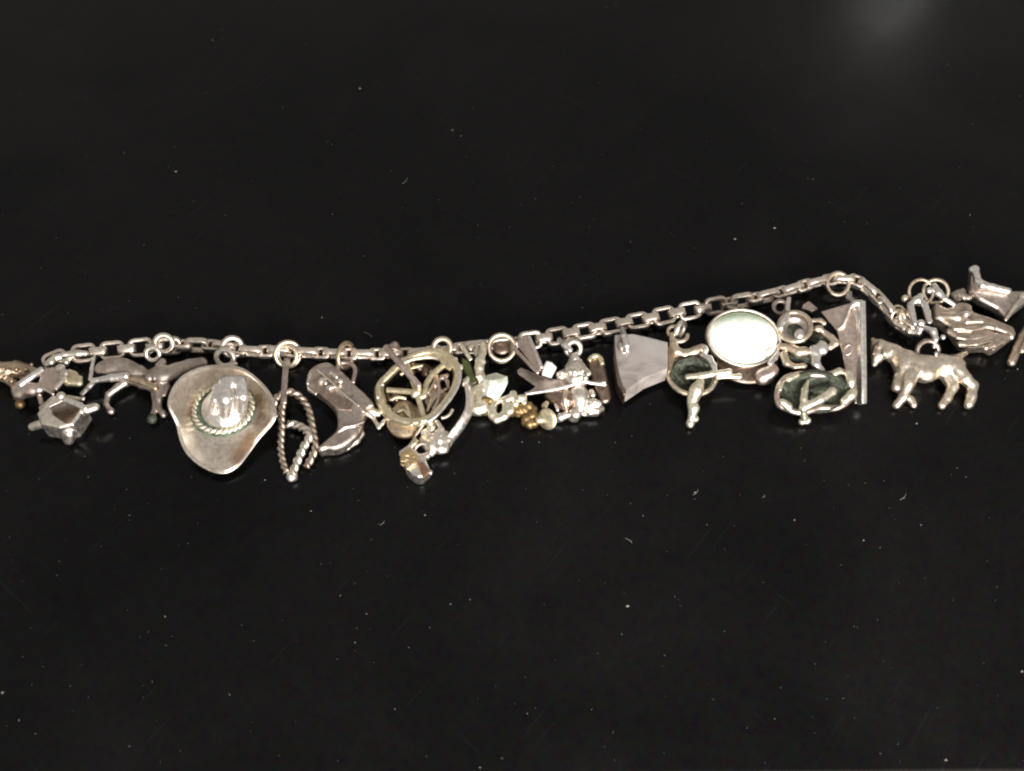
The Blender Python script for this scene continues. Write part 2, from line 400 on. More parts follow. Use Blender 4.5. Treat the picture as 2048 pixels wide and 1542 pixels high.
def table_mat():
    m, nt, b, tc = nodes('black_lacquer'); L = nt.links.new
    n1 = noise(nt, tc, 0.22, 5, 0.6, 0.5); n2 = noise(nt, tc, 9, 6, 0.7)
    # scuffs: stretched noise in two directions
    def scuff(rot, sc, lo, hi):
        mp = N(nt, 'ShaderNodeMapping', vector_type='TEXTURE'); mp.inputs['Rotation'].default_value = (0, 0, rot); mp.inputs['Scale'].default_value = tuple(1 / q for q in sc)
        L(tc.outputs['Object'], mp.inputs[0])
        n = N(nt, 'ShaderNodeTexNoise'); n.inputs['Scale'].default_value = 1; n.inputs['Detail'].default_value = 3; n.inputs['Distortion'].default_value = 0.4
        L(mp.outputs[0], n.inputs[0]); return ramp(nt, n.outputs['Fac'], [(lo, g(0)), (hi, g(1))])
    s1 = scuff(0.9, (0.5, 9, 1), 0.66, 0.82); s2 = scuff(-0.7, (0.6, 11, 1), 0.68, 0.84)
    ad = N(nt, 'ShaderNodeMath', operation='ADD'); L(s1.outputs[0], ad.inputs[0]); L(s2.outputs[0], ad.inputs[1])
    c1 = ramp(nt, n1.outputs['Fac'], [(0.35, (0.0006, 0.0005, 0.0005, 1)), (0.65, (0.0034, 0.0027, 0.0027, 1))])
    c2 = ramp(nt, n2.outputs['Fac'], [(0.35, g(0.75)), (0.7, g(1.35))])
    mm = N(nt, 'ShaderNodeMix', data_type='RGBA', blend_type='MULTIPLY'); mm.inputs['Factor'].default_value = 1
    L(c1.outputs[0], mm.inputs['A']); L(c2.outputs[0], mm.inputs['B'])
    mx = N(nt, 'ShaderNodeMix', data_type='RGBA'); L(mm.outputs['Result'], mx.inputs['A']); mx.inputs['B'].default_value = (0.008, 0.008, 0.009, 1)
    ms = N(nt, 'ShaderNodeMath', operation='MULTIPLY'); L(ad.outputs[0], ms.inputs[0]); ms.inputs[1].default_value = 0.8
    L(ms.outputs[0], mx.inputs['Factor'])
    n5 = noise(nt, tc, 5.5, 3, 0.6); hs = N(nt, 'ShaderNodeHueSaturation'); hs.inputs['Saturation'].default_value = 1.6; L(n5.outputs['Color'], hs.inputs['Color'])
    m5 = N(nt, 'ShaderNodeMix', data_type='RGBA', blend_type='ADD'); m5.inputs['Factor'].default_value = 0.0035
    L(mx.outputs['Result'], m5.inputs['A']); L(hs.outputs[0], m5.inputs['B']); L(m5.outputs['Result'], b.inputs['Base Color'])
    b.inputs['Specular Tint'].default_value = (0.82, 0.88, 1.0, 1)
    r = ramp(nt, n1.outputs['Fac'], [(0.3, g(0.17)), (0.7, g(0.27))]); rs = N(nt, 'ShaderNodeMath', operation='MULTIPLY_ADD'); L(ad.outputs[0], rs.inputs[0]); rs.inputs[1].default_value = 0.25; L(r.outputs[0], rs.inputs[2]); L(rs.outputs[0], b.inputs['Roughness'])
    b.inputs['Specular IOR Level'].default_value = 0.15
    bp = N(nt, 'ShaderNodeBump'); bp.inputs['Strength'].default_value = 0.06; bp.inputs['Distance'].default_value = 0.02
    L(n2.outputs['Fac'], bp.inputs['Height']); L(bp.outputs[0], b.inputs['Normal'])
    return m

# ------------------------------------------------------------------ the setting
def structure(o): o['kind'] = 'structure'; return o
a = P(1500, 1543.5, 0); b_ = P(2048, 1538.5, 0); dr = norm(b_ - a)
e0 = a - dr * 60; e1 = b_ + dr * 60
far = 42.0
tv = [e0, e1, np.array((e1[0], far, 0)), np.array((e0[0], far, 0))]
tv = tv + [p - np.array((0, 0, 3.0)) for p in tv]
structure(mesh_obj('tabletop', tv, [(0, 1, 2, 3), (7, 6, 5, 4), (0, 4, 5, 1), (1, 5, 6, 2), (2, 6, 7, 3), (3, 7, 4, 0)], table_mat(), smooth=False, bevel=0.02))
FLOORM = rough_mat('pale_floor', (0.42, 0.35, 0.28), (0.55, 0.47, 0.39), 0.5, 0.5, 0.1)
structure(mesh_obj('floor', [(-160, -160, -88), (160, -160, -88), (160, 160, -88), (-160, 160, -88)], [(0, 1, 2, 3)], FLOORM, smooth=False))

# ------------------------------------------------------------------ the bracelet chain
chain = thing('bracelet_chain', 'long box link silver chain lying across the black table with charms hung along it', 'bracelet', (1024, 690))
CP = [(96, 728, 22), (125, 716, 22), (165, 707, 22), (237, 700, 22), (300, 693, 22), (370, 691, 20), (430, 693, 20), (500, 703, 20), (560, 703, 20), (610, 706, 20),
      (660, 708, 20), (730, 709, 20), (800, 709, 20), (860, 705, 20), (920, 698, 20), (1000, 690, 20), (1050, 682, 20), (1110, 674, 20), (1187, 660, 20), (1250, 648, 20), (1310, 636, 20),
      (1370, 623, 20), (1430, 612, 20), (1480, 603, 20), (1540, 592, 20), (1600, 574, 20), (1655, 561, 22), (1705, 561, 22), (1738, 580, 20), (1770, 612, 20), (1792, 640, 18), (1822, 660, 18)]
cw = catmull([P(*p) for p in CP], 12)
cs_ = np.r_[0, np.cumsum(np.linalg.norm(np.diff(cw, axis=0), axis=1))]
def chain_at(s): return np.array([np.interp(s, cs_, cw[:, i]) for i in range(3)])
ROLLX = [(0, 20), (150, 25), (240, 30), (330, 60), (400, 88), (500, 106), (700, 114), (900, 112), (1010, 80), (1080, 25), (1150, 2), (1260, 2), (1360, 20), (1440, 52), (1520, 84), (1620, 108), (1720, 112), (1850, 90)]
def roll_at(px): return math.radians(np.interp(px, [r[0] for r in ROLLX], [r[1] for r in ROLLX]))
def link_mesh(L, W, t, wide):
    """rounded rectangular link in its own x-y plane, from flat wire; wide = half height of the wire"""
    hx, hy, c = L / 2 - t / 2, W / 2 - t / 2, W * 0.24
    pts = []
    for (sx, sy, a0) in ((1, 1, 0), (-1, 1, 90), (-1, -1, 180), (1, -1, 270)):
        for k in range(4):
            a_ = math.radians(a0 + 30 * k); pts.append((sx * (hx - c) + c * math.cos(a_), sy * (hy - c) + c * math.sin(a_), 0))
    return sweep(pts, rrect(t / 2, wide, t * 0.16), up=(0, 0, 1), closed=True)
PITCH = 0.565
vA, fA = link_mesh(0.50, 0.385, 0.076, 0.06); vB, fB = link_mesh(0.365, 0.245, 0.056, 0.08)
def make_link(v, f, name='link'):
    o = mesh_obj(name, v, f, CHAINM, None); return o
protoA = protoB = None
total = cs_[-1]; k = 0; s = 0.16
while s < total - 0.1:
    p = chain_at(s); t = norm(chain_at(min(s + 0.12, total)) - chain_at(max(s - 0.12, 0)))
    pxx = 1024 + p[0] * 100
    ro = roll_at(pxx) + (0 if k % 2 == 0 else math.pi / 2) + rng.normal(0, 0.05)
    side = norm(np.cross((0, 0, 1), t)); upn = np.cross(t, side)
    y_ = side * math.cos(ro) + upn * math.sin(ro); z_ = np.cross(t, y_)
    if k % 2 == 0:
        if protoA is None: protoA = make_link(vA, fA); o = protoA
        else: o = protoA.copy(); COL.objects.link(o)
    else:
        if protoB is None: protoB = make_link(vB, fB); o = protoB
        else: o = protoB.copy(); COL.objects.link(o)
    o.parent = chain
    M = Matrix(((t[0], y_[0], z_[0], 0), (t[1], y_[1], z_[1], 0), (t[2], y_[2], z_[2], 0), (0, 0, 0, 1)))
    o.matrix_local = Matrix.Translation(Vector(p - np.array(chain.location))) @ M
    k += 1; s += PITCH / 2

UPN = (0, -0.75, 0.65)
# ------------------------------------------------------------------ charms, left to right
# 1 brass charm at the left edge
t = thing('brass_figure_charm', 'rough brass brown charm cut off by the left edge of the photo', 'charm', (30, 770))
c = Cast(1.8)
c.path([(-60, 742, 24, 20), (0, 743, 26, 19), (35, 741, 26, 19), (68, 745, 24, 11)])
for q in range(26): c.ball((random.uniform(-55, 66), random.uniform(728, 762), random.uniform(36, 46)), random.uniform(3.5, 6.5), k=5)
c.ball((18, 746, 50), 9, k=2, sub=True); c.ball((-8, 740, 50), 6, k=2, sub=True)
c.path([(8, 758, 22, 7), (28, 768, 24, 8), (36, 786, 16, 9), (40, 800, 12, 8)])
c.build('body', BRASS, t, lump=1.2)
c = Cast(1.6); c.ball((40, 808, 11), 10); c.build('foot', AMBER, t)
mesh_obj('loop', *tube_pts([(24, 772, 26), (25, 785, 20), (31, 797, 14)], 2.2), BRASS, t)

# 2 small wagon
z = Z(0, 690, 7.71)
t = thing('wagon_charm', 'silver charm like a small open wagon box with corner pegs and a brown seat', 'charm', (130, 850))
c = Cast(1.2)   # the box
c.plate([z(850, 880, 34), z(630, 1150, 34), z(690, 1320, 34), z(980, 1380, 34), z(1190, 1330, 34), z(1370, 1060, 34), z(1330, 980, 34), z(1010, 850, 34)], 52, 7, n=(0, 0, 1))
c.plate([z(815, 1040, 40), z(1030, 940, 40), z(1240, 1015, 40), z(1285, 1065, 40), z(1150, 1265, 40), z(1060, 1290, 40), z(850, 1150, 40)], 66, 2, sub=True, n=(0, 0, 1))
c.cap(z(1060, 1350, 34), z(1060, 1450, 18), 12, 11); c.cap(z(640, 1215, 38), z(500, 1260, 30), 9, 8)
c.cap(z(1330, 1000, 52), z(1470, 960, 48), 9.5, 8.5)
c.build('wagon_box', SILVER, t)
v1 = tube_pts([z(990, 845, 62), z(1160, 905, 62), z(1340, 985, 58)], 5.5); mesh_obj('side_rail', *v1, BRIGHT, t)
c = Cast(1.5); c.plate([z(800, 1030, 12), z(1030, 930, 12), z(1270, 1000, 12), z(1350, 1060, 12), z(1170, 1290, 12), z(1060, 1300, 12), z(840, 1160, 12)], 6, 1, n=(0, 0, 1)); c.build('cavity_shade', BROWN, t)  # added dark plate: the cavity's dark reflection put into colour
c = Cast(1.5); c.ball(z(940, 790, 62), 9); c.cap(z(940, 800, 60), z(870, 850, 50), 7, 6); c.ball(z(1280, 830, 52), 4.5); c.cap(z(1040, 800, 46), z(1270, 840, 46), 4); c.build('hitch', SILVER, t)
c = Cast(1.5); c.plate([z(605, 960, 30), z(780, 820, 44), z(850, 890, 44), z(660, 1150, 30)], 7, 2); c.build('side_panel', ROSE, t)
c = Cast(1.5); c.plate([z(640, 390, 40), z(840, 350, 36), z(980, 480, 40), z(850, 660, 52), z(830, 740, 56), z(590, 650, 52)], 7, 2)
c.path([z(250, 700, 40, 9), z(300, 740, 38, 13), z(480, 690, 46, 13), z(600, 680, 48, 11)], k=6); c.path([z(300, 620, 44, 8), z(270, 700, 40, 9)], k=5); c.cap(z(610, 780, 40), z(640, 900, 34), 5)
c.build('seat', ROSE, t)
mesh_obj('seat_arm', *tube_pts([z(300, 625, 50), z(480, 495, 54), z(660, 375, 50)], 7.5), BRIGHT, t)
mesh_obj('seat_arm', *tube_pts([z(1010, 500, 58), z(930, 590, 60), z(850, 690, 60)], 5.0), SILVER, t)
mesh_obj('seat_edge', *tube_pts([z(580, 650, 56), z(720, 700, 60), z(830, 765, 60)], 2.6), SILVER, t)
mesh_obj('prop', *tube_pts([z(210, 690, 36), z(205, 760, 26), z(240, 830, 14)], 2.3), WARM, t)
c = Cast(1.5); c.plate([z(1060, 370, 30), z(1190, 420, 30), z(1260, 520, 32), z(1250, 600, 34), z(1030, 570, 34)], 6, 2); c.cap(z(1040, 590, 40), z(1220, 590, 40), 6.5); c.cap(z(1220, 590, 40), z(1240, 510, 38), 5)
c.build('bracket', GOLD, t)
c = Cast(1.5)   # knuckles that hold it on the chain
for q in ((790, 260, 36, 9), (1020, 260, 36, 7), (930, 250, 30, 6), (930, 370, 40, 10), (1000, 440, 42, 9), (990, 520, 48, 7)): c.ball(z(*q[:3]), q[3], k=5)
c.path([z(720, 300, 34, 6), z(850, 190, 36, 6), z(1000, 150, 36, 6), z(1200, 130, 36, 7), z(1320, 130, 34, 6)])
c.build('bail', SILVER, t)

# 3 running horse
z = Z(150, 660, 7.71)
t = thing('running_horse_charm', 'dark silver running horse charm with long tail between the wagon and the hat', 'charm', (280, 800))
c = Cast(1.6)
c.ell(z(620, 590, 26), (40, 22, 20), ang=4, k=10); c.ell(z(900, 640, 27), (32, 17, 16), ang=-14, k=12); c.ell(z(1290, 700, 28), (20, 24, 17), ang=-50, k=12)
c.path([z(1340, 720, 30, 19), z(1560, 640, 34, 16), z(1760, 560, 36, 14), z(1950, 520, 34, 13)])
c.path([z(830, 760, 26, 9), z(1050, 830, 26, 10), z(1240, 900, 25, 9)])
c.path([z(800, 780, 22, 11), z(650, 890, 20, 7.5), z(520, 990, 18, 6), z(480, 1140, 14, 5), z(540, 1240, 9, 6)]); c.ball(z(560, 1255, 9), 7.5)
c.path([z(1300, 880, 24, 11), z(1300, 1050, 20, 7), z(1290, 1200, 14, 5.5), z(1360, 1300, 9, 6)]); c.ball(z(1370, 1305, 8), 7)
c.path([z(1420, 880, 24, 8), z(1380, 1000, 22, 4)])
c.path([z(1230, 950, 14, 8), z(1240, 1180, 12, 5), z(1210, 1300, 10, 6)])
c.ball(z(1150, 740, 44), 8); c.path([z(1310, 560, 40, 10), z(1350, 500, 38, 8)])
c.build('body', DARK, t, lump=0.8, lumpf=6)
c = Cast(1.5); c.path([z(830, 745, 36, 6), z(1050, 800, 37, 7), z(1240, 890, 36, 7)]); c.build('girth', BRASS, t)
c = Cast(1.5); c.path([z(780, 710, 40, 8), z(560, 740, 36, 8), z(330, 775, 34, 5), z(220, 870, 24, 5.5), z(110, 985, 14, 5)], k=3); c.path([z(290, 430, 30, 4), z(260, 600, 32, 4), z(240, 760, 32, 4.5), z(300, 790, 32, 5)], k=3); c.build('tail', BRIGHT, t)  # tail; its bright run under the rump is a highlight made solid
c = Cast(1.5); c.ball(z(1190, 1370, 10), 10); c.build('hoof', PATINA, t)
ring('loop', z(1200, 370, 38), 13.5, 5, SILVER, t, n=UPN)
ring('jump_ring', z(1370, 210, 36), 17.5, 5.5, SILVER, t, n=(0.1, -0.7, 0.6))

# 4 cowboy hat
z = Z(320, 640, 4.536)
t = thing('cowboy_hat_charm', 'wide silver cowboy hat charm with twisted rope band and brown stained brim', 'charm', (440, 850))
outl = [(560, 420), (700, 432), (820, 490), (940, 600), (1010, 700), (1040, 800), (1045, 880), (1000, 960), (900, 1070), (820, 1180), (720, 1310), (630, 1372), (540, 1385), (430, 1350), (320, 1280), (230, 1180), (182, 1060), (160, 960), (120, 870), (82, 780), (92, 690), (140, 590), (220, 505), (340, 447), (450, 422)]
def brimh(x, y):
    dx = (x - 580) / 480; dy = (y - 860) / 520
    return 14 + (50 if dx < 0 else 38) * dx * dx * (1.2 - 0.8 * max(dy, 0)) + (46 * dy * dy if dy < 0 else 3 * dy * dy) * (1.15 - 0.45 * dx)
ow = catmull([P(*z(x, y, brimh(x, y))) for x, y in outl], 6, True)
n = len(ow); cen = P(*z(580, 820, 16))
V = []; F = []; RN = 12
for j in range(RN + 1):
    u = j / RN
    for i in range(n):
        d = ow[i] - cen; ang = math.atan2(d[1], d[0])
        inn = cen + np.array((0.52 * math.cos(ang), 0.50 * math.sin(ang), 0))
        p = inn + (ow[i] - inn) * u
        p[2] = cen[2] + 0.02 + (ow[i][2] - cen[2]) * u ** 2.2 - 0.05 * math.sin(u * math.pi)
        p[2] = max(p[2], 0.05)
        V.append(p)
for j in range(RN):
    for i in range(n): F.append((j * n + i, j * n + (i + 1) % n, (j + 1) * n + (i + 1) % n, (j + 1) * n + i))
F.append(tuple(range(n))[::-1])
F = [f[::-1] for f in F]
o = mesh_obj('brim', V, F, HATM, t)
m = o.modifiers.new('thick', 'SOLIDIFY'); m.thickness = 0.035; m.offset = -1
m = o.modifiers.new('sub', 'SUBSURF'); m.levels = 1; m.render_levels = 1
rimp = [p + np.array((0, 0, 0.0)) for p in ow]
mesh_obj('brim_edge', *sweep(rimp, circ(0.027, 8), closed=True), SILVER, o)
c = Cast(1.1)
c.ell(z(592, 815, 22), (46, 45, 26)); c.cap(z(592, 800, 20), z(612, 665, 62), 43, 27, k=8)
c.path([z(592, 850, 58, 11), z(590, 715, 92, 14), z(602, 575, 100, 12)], k=5)
c.path([z(742, 810, 56, 11), z(748, 690, 88, 12), z(735, 570, 98, 12)], k=5)
c.path([z(480, 830, 54, 8), z(502, 720, 82, 9), z(528, 610, 91, 9)], k=4)
c.cap(z(600, 560, 94), z(735, 560, 94), 13, 12, k=6)
c.path([z(640, 890, 86, 4), z(668, 740, 104, 10), z(670, 600, 112, 9)], k=2, sub=True)
c.build('crown', BRIGHT, t, smooth=2)
hb = []
for i in range(40):
    a_ = 2 * math.pi * i / 40; q = cen + np.array((0.56 * math.cos(a_), 0.535 * math.sin(a_), 0.07)); hb.append(q)
hw = np.array(hb + [hb[0]])
s_ = np.r_[0, np.cumsum(np.linalg.norm(np.diff(hw, axis=0), axis=1))]; q_ = np.linspace(0, s_[-1], 200)
hw = np.stack([np.interp(q_, s_, hw[:, i]) for i in range(3)], 1)
prof = []
for i in range(20):
    a_ = 2 * math.pi * i / 20; kk = 0.058 * (0.66 + 0.42 * abs(math.cos(a_)) ** 0.8); prof.append((kk * math.cos(a_), kk * math.sin(a_)))
rb = mesh_obj('rope_band', *sweep(hw, prof, twist=math.pi * 30 / s_[-1], rmf=True), CREAM, t)
mesh_obj('verdigris_line', *sweep([cen + np.array((0.61 * math.cos(a_), 0.585 * math.sin(a_), 0.035)) for a_ in np.linspace(0, 2 * math.pi, 60, endpoint=False)], circ(0.04, 8), closed=True), PATING, rb)
mesh_obj('verdigris_line', *sweep([cen + np.array((0.485 * math.cos(a_), 0.465 * math.sin(a_), 0.06)) for a_ in np.linspace(0, 2 * math.pi, 60, endpoint=False)], circ(0.045, 8), closed=True), PATING, rb)
ring('loop', z(590, 345, 30), 17, 6, SILVER, t, n=UPN); c = Cast(1.5); c.cap(z(560, 425, 26), z(680, 405, 28), 7, 6); c.build('loop_base', SILVER, t)
ring('jump_ring', z(655, 245, 32), 19, 5.5, SILVER, t, n=(0.25, -0.65, 0.6))

# 5 lasso
t = thing('lasso_charm', 'dark twisted rope lasso charm hanging between the hat and the boot', 'charm', (590, 860))
H = 16
rope('rope', [z(1150, 1385, H), z(1112, 1280, H), z(1095, 1150, H), z(1102, 1000, H + 4), z(1102, 860, H + 8), z(1110, 770, H + 10)], 7.2, ROPEM, t)
rope('rope', [z(1050, 895, H), z(1033, 830, H + 3), z(1042, 745, H + 8), z(1090, 680, H + 12), z(1190, 655, H + 12), z(1275, 705, H + 8), z(1340, 800, H + 5), z(1368, 900, H + 4), z(1385, 1000, H + 4), z(1405, 1090, H + 4), z(1412, 1150, H + 2), z(1380, 1240, H), z(1325, 1335, H - 4)], 7.6, ROPEM, t)
rope('rope', [z(1160, 945, H), z(1240, 955, H + 3), z(1330, 1005, H + 12), z(1350, 1070, H + 14), z(1300, 1160, H + 8), z(1250, 1270, H + 4), z(1210, 1370, H), z(1190, 1440, H - 2)], 8.2, SILVER, t)
c = Cast(1.5); c.ball(z(1195, 1415, 13), 11); c.build('rope_end', SILVER, t, lump=1.5)
mesh_obj('stem', *sweep(catmull([P(*z(1155, 350, 32)), P(*z(1140, 450, 28)), P(*z(1128, 620, 34)), P(*z(1120, 760, 30))], 6), rrect(0.06, 0.03, 0.012)), DARK, t)
ring('jump_ring', z(1160, 310, 26), 25, 4.5, WARM, t, n=(0.35, -0.6, 0.62)); ring('jump_ring', z(1155, 320, 26), 21, 4.5, WARM, t, n=(-0.3, -0.6, 0.7))

# 6 boot
z = Z(600, 640, 5.14)
t = thing('cowboy_boot_charm', 'tarnished silver cowboy boot charm with a spur, right of the lasso', 'charm', (680, 860))
bo = [(165, 500), (270, 468), (335, 485), (385, 525), (450, 570), (520, 640), (600, 720), (680, 790), (755, 875), (765, 915), (700, 960), (655, 1040), (645, 1130), (620, 1200), (560, 1260), (470, 1325), (370, 1362), (280, 1362), (215, 1378), (197, 1340), (260, 1280), (370, 1180), (392, 1100), (382, 1000), (350, 930), (290, 860), (230, 810), (140, 750), (78, 710), (72, 650), (95, 570)]
c = Cast(1.5)
c.plate([z(x, y, 19) for x, y in bo], 34, 9, n=(0, 0, 1), sm=3)
c.path([z(300, 650, 24, 15), z(430, 780, 24, 15), z(560, 920, 22, 15)], k=8); c.path([z(520, 1150, 22, 17), z(430, 1240, 20, 12), z(270, 1330, 14, 6)], k=8)
c.path([z(180, 515, 36, 2.8), z(300, 620, 41, 2.8), z(480, 790, 41, 2.8), z(600, 880, 39, 2.8), z(690, 950, 36, 2.8)], k=1)
c.path([z(150, 600, 40, 4), z(140, 680, 40, 4), z(200, 760, 40, 3)], k=1, sub=True); c.path([z(200, 590, 42, 3), z(330, 740, 43, 3), z(250, 760, 42, 4)], k=1, sub=True)
c.path([z(380, 990, 36, 3), z(450, 960, 40, 3), z(520, 960, 42, 3), z(680, 970, 38, 3)], k=1, sub=True)
c.path([z(390, 1150, 36, 3), z(460, 1100, 40, 3), z(560, 1080, 40, 3), z(650, 1050, 36, 3)], k=2)
c.build('boot', DARK, t, smooth=2)
c = Cast(1.4); c.plate([z(130, 600, 37), z(270, 555, 37), z(420, 700, 37), z(560, 860, 37), z(530, 940, 36), z(390, 930, 36), z(290, 840, 37), z(180, 745, 37)], 6, 2, k=1); c.build('panel', BOOTP, t)
c = Cast(1.3)
for q in ((230, 625, 42, 7), (205, 640, 41, 5), (262, 650, 43, 5), (310, 700, 44, 6), (285, 700, 43, 4.5), (335, 690, 44, 4.5), (415, 630, 41, 6.5), (350, 570, 42, 5), (320, 550, 42, 4.5), (375, 585, 41, 5)): c.ball(z(*q[:3]), q[3], k=2)
c.path([z(180, 515, 42, 2.4), z(300, 620, 43, 2.4), z(480, 790, 43, 2.4), z(600, 880, 41, 2.4)], k=1)
c.path([z(110, 560, 34, 3.5), z(80, 650, 32, 3.5), z(90, 715, 24, 3), z(160, 760, 26, 3)], k=2)
c.build('relief', SILVER, t)
c = Cast(1.4); c.path([z(210, 1372, 7, 3), z(300, 1362, 9, 4.5), z(390, 1355, 10, 5), z(490, 1312, 11, 5), z(580, 1245, 13, 6), z(635, 1170, 15, 6)], k=4); c.build('sole', SILVER, t)
c = Cast(1.4); c.path([z(690, 960, 22, 5), z(755, 1010, 16, 4), z(810, 1105, 10, 4.5)], k=2); c.path([z(810, 1105, 10, 4.5), z(850, 1060, 12, 4.5), z(890, 1015, 14, 4)], k=2); c.path([z(720, 930, 20, 8), z(800, 960, 14, 8)], k=3); c.build('spur', SILVER, t)
mesh_obj('loop', *tube_pts([z(385, 530, 30), z(395, 460, 32), z(440, 440, 30), z(520, 450, 30), z(568, 510, 28), z(555, 600, 28), z(545, 650, 28)], 4.5), DARK, t)
ring('jump_ring', z(470, 365, 30), 25, 5, BRASS, t, n=(0.85, -0.35, 0.3))

# 7 wheel
z = Z(740, 670, 7.71)
t = thing('wagon_wheel_charm', 'pale gold spoked wheel charm with wide rim standing over a bowl', 'charm', (830, 840))
wo = [(90, 790), (230, 640), (380, 490), (560, 360), (760, 265), (960, 235), (1150, 265), (1290, 360), (1385, 500), (1395, 650), (1330, 850), (1190, 1060), (1040, 1240), (890, 1350), (700, 1400), (470, 1385), (300, 1305), (160, 1150), (85, 960)]
def wheelh(x): return 40 + (x - 740) * 0.018
wc = np.array((740, 815.0))
mid = [tuple(wc + (np.array(p) - wc) * 0.925) for p in wo]
ww = catmull([P(*z(x, y, wheelh(x))) for x, y in mid], 6, True)
rm_ = mesh_obj('rim', *sweep(ww, rrect(0.066, 0.12, 0.028), up=(0.28, -0.15, 0.95), closed=True), GOLD, t)
ww2 = catmull([P(*z(x, y, wheelh(x) + 11)) for x, y in [tuple(wc + (np.array(p) - wc) * 0.985) for p in wo[8:14]]], 6)
mesh_obj('rim_highlight', *sweep(ww2, circ(0.036, 8), rmf=True), BRIGHT, rm_)  # bright silver wire: highlight on the lower right rim put into colour
ww3 = catmull([P(*z(x, y, wheelh(x) - 16)) for x, y in [tuple(np.array((760, 800.0)) + (np.array(p) - wc) * 0.86) for p in wo]], 6, True)
mesh_obj('inner_rim', *sweep(ww3, rrect(0.034, 0.05, 0.012), up=(0.28, -0.15, 0.95), closed=True), GOLD, t)
for q in ((1310, 380, 56, 6), (1385, 500, 58, 7), (930, 1350, 50, 7), (960, 1420, 44, 6), (640, 1385, 52, 4), (780, 1375, 52, 4), (120, 960, 52, 4), (190, 760, 50, 4)):
    c = Cast(1.3); c.ball(z(*q[:3]), q[3]); c.build('rivet', CREAM, t)
for q in ([(470, 620, 30), (620, 520, 36), (820, 470, 36)], [(880, 1180, 40), (980, 1000, 42), (1180, 830, 44)], [(930, 560, 44), (1010, 700, 40), (880, 900, 40)], [(330, 1000, 34), (420, 960, 38), (560, 980, 36)], [(600, 1240, 40), (520, 1160, 38), (420, 1190, 34)]):
    mesh_obj('strip', *tube_pts([z(*p) for p in q], 3.4), random.choice((GOLD, WARM)), t)
hub = z(715, 880, 52)
for q in ((260, 850), (845, 1300), (560, 420)):
    mesh_obj('spoke', *tube_pts([hub, z((q[0] + 715) / 2, (q[1] + 880) / 2, 46), z(q[0], q[1], 42)], 5.6), GOLD, t)
mesh_obj('spoke', *tube_pts([z(760, 960, 48), z(840, 930, 50), z(870, 760, 52), z(960, 620, 52), z(1090, 500, 50), z(1180, 430, 48)], 6.0), GOLD, t)
mesh_obj('spoke', *tube_pts([z(500, 440, 46), z(640, 380, 46), z(800, 350, 46), z(960, 345, 46), z(1120, 390, 46)], 4.2), CREAM, t)
c = Cast(1.5); c.ell(hub, (10, 9, 8)); c.ball(z(680, 930, 50), 6); c.ball(z(760, 830, 56), 5); c.build('hub', GOLD, t)
c = Cast(1.5)
c.plate([z(900, 260, 50), z(1050, 215, 50), z(1230, 270, 50), z(1330, 400, 50), z(1240, 560, 50), z(1120, 480, 50), z(1060, 380, 50)], 10, 3); c.ball(z(1205, 555, 56), 7, sub=True)
c.build('lug', GOLD, t)
ring('loop', z(1115, 190, 52), 17, 5.5, WARM, t, n=CAMN)
c = Cast(1.5)
c.path([z(250, 200, 62, 6), z(500, 490, 76, 6.5), z(750, 780, 66, 6.5)]); c.ball(z(380, 170, 40), 10); c.path([z(250, 200, 62, 6), z(380, 160, 46, 6), z(440, 230, 34, 5)])
c.build('bail', ROSE, t)
t2 = thing('brass_bowl_charm', 'smooth golden brown bowl charm under the spoked wheel', 'charm', (800, 860))
zz = Z(780, 800, 8.565)
c = Cast(1.6); c.ell(z(560, 1330, 16), (38, 40, 15)); c.ell(z(520, 1150, 22), (20, 22, 12)); c.plate([z(340, 1130, 26), z(590, 1080, 26), z(625, 1290, 26), z(330, 1300, 26)], 10, 4)
c.build('bowl', BRASS, t2); c = Cast(1.5); c.path([z(560, 1090, 34, 3), z(610, 1220, 36, 3.5), z(620, 1290, 36, 4)]); c.path([zz(440, 480, 18, 3.5), zz(450, 560, 18, 3.5), zz(420, 680, 16, 3.5), zz(350, 770, 14, 3.5)]); c.build('bowl_edge', CREAM, t2)

# 8 stirrup band with knots
t = thing('stirrup_charm', 'curved rose silver stirrup band with a knotted foot, right of the wheel', 'charm', (900, 880))
band = [z(1490, 700, 44), z(1530, 850, 46), z(1545, 1000, 46), z(1530, 1140, 44), z(1480, 1260, 42), z(1380, 1420, 36), z(1270, 1560, 30), z(1170, 1700, 24)]
mesh_obj('band', *sweep(catmull([P(*p) for p in band], 6), rrect(0.098, 0.022, 0.01), up=(0.62, -0.42, 0.66)), ROSEB, t)
mesh_obj('band_edge', *sweep(catmull([P(p[0] - 62, p[1] - 18, p[2] + 2) for p in band], 6), circ(0.032, 8), rmf=True), ROSE, t)
c = Cast(1.4); z4 = zz
for q in ((720, 490, 30, 7), (700, 440, 30, 6), (590, 560, 26, 6), (570, 690, 24, 7), (700, 640, 30, 7), (830, 560, 36, 6), (870, 560, 36, 6), (850, 690, 34, 8), (790, 600, 36, 5), (680, 770, 28, 8), (740, 800, 28, 7), (620, 750, 24, 7), (850, 840, 24, 9), (920, 820, 24, 9), (980, 640, 26, 7), (960, 700, 26, 8), (700, 900, 20, 7), (640, 820, 22, 7)): c.ball(z4(*q[:3]), q[3] + 1.5, k=6)
c.path([z4(800, 380, 40, 5), z4(880, 500, 40, 6), z4(860, 620, 38, 6), z4(760, 700, 34, 5)], k=2); c.path([z4(960, 580, 26, 6), z4(1000, 680, 26, 7), z4(930, 840, 22, 8), z4(830, 850, 20, 7)], k=3)
c.build('knot', SILVER, t, lump=0.8)
mesh_obj('hook', *tube_pts([z4(880, 310, 40), z4(960, 290, 38), z4(1030, 240, 38), z4(1075, 160, 40)], 3.2), SILVER, t)
c = Cast(1.5)   # lumps seen through the wheel
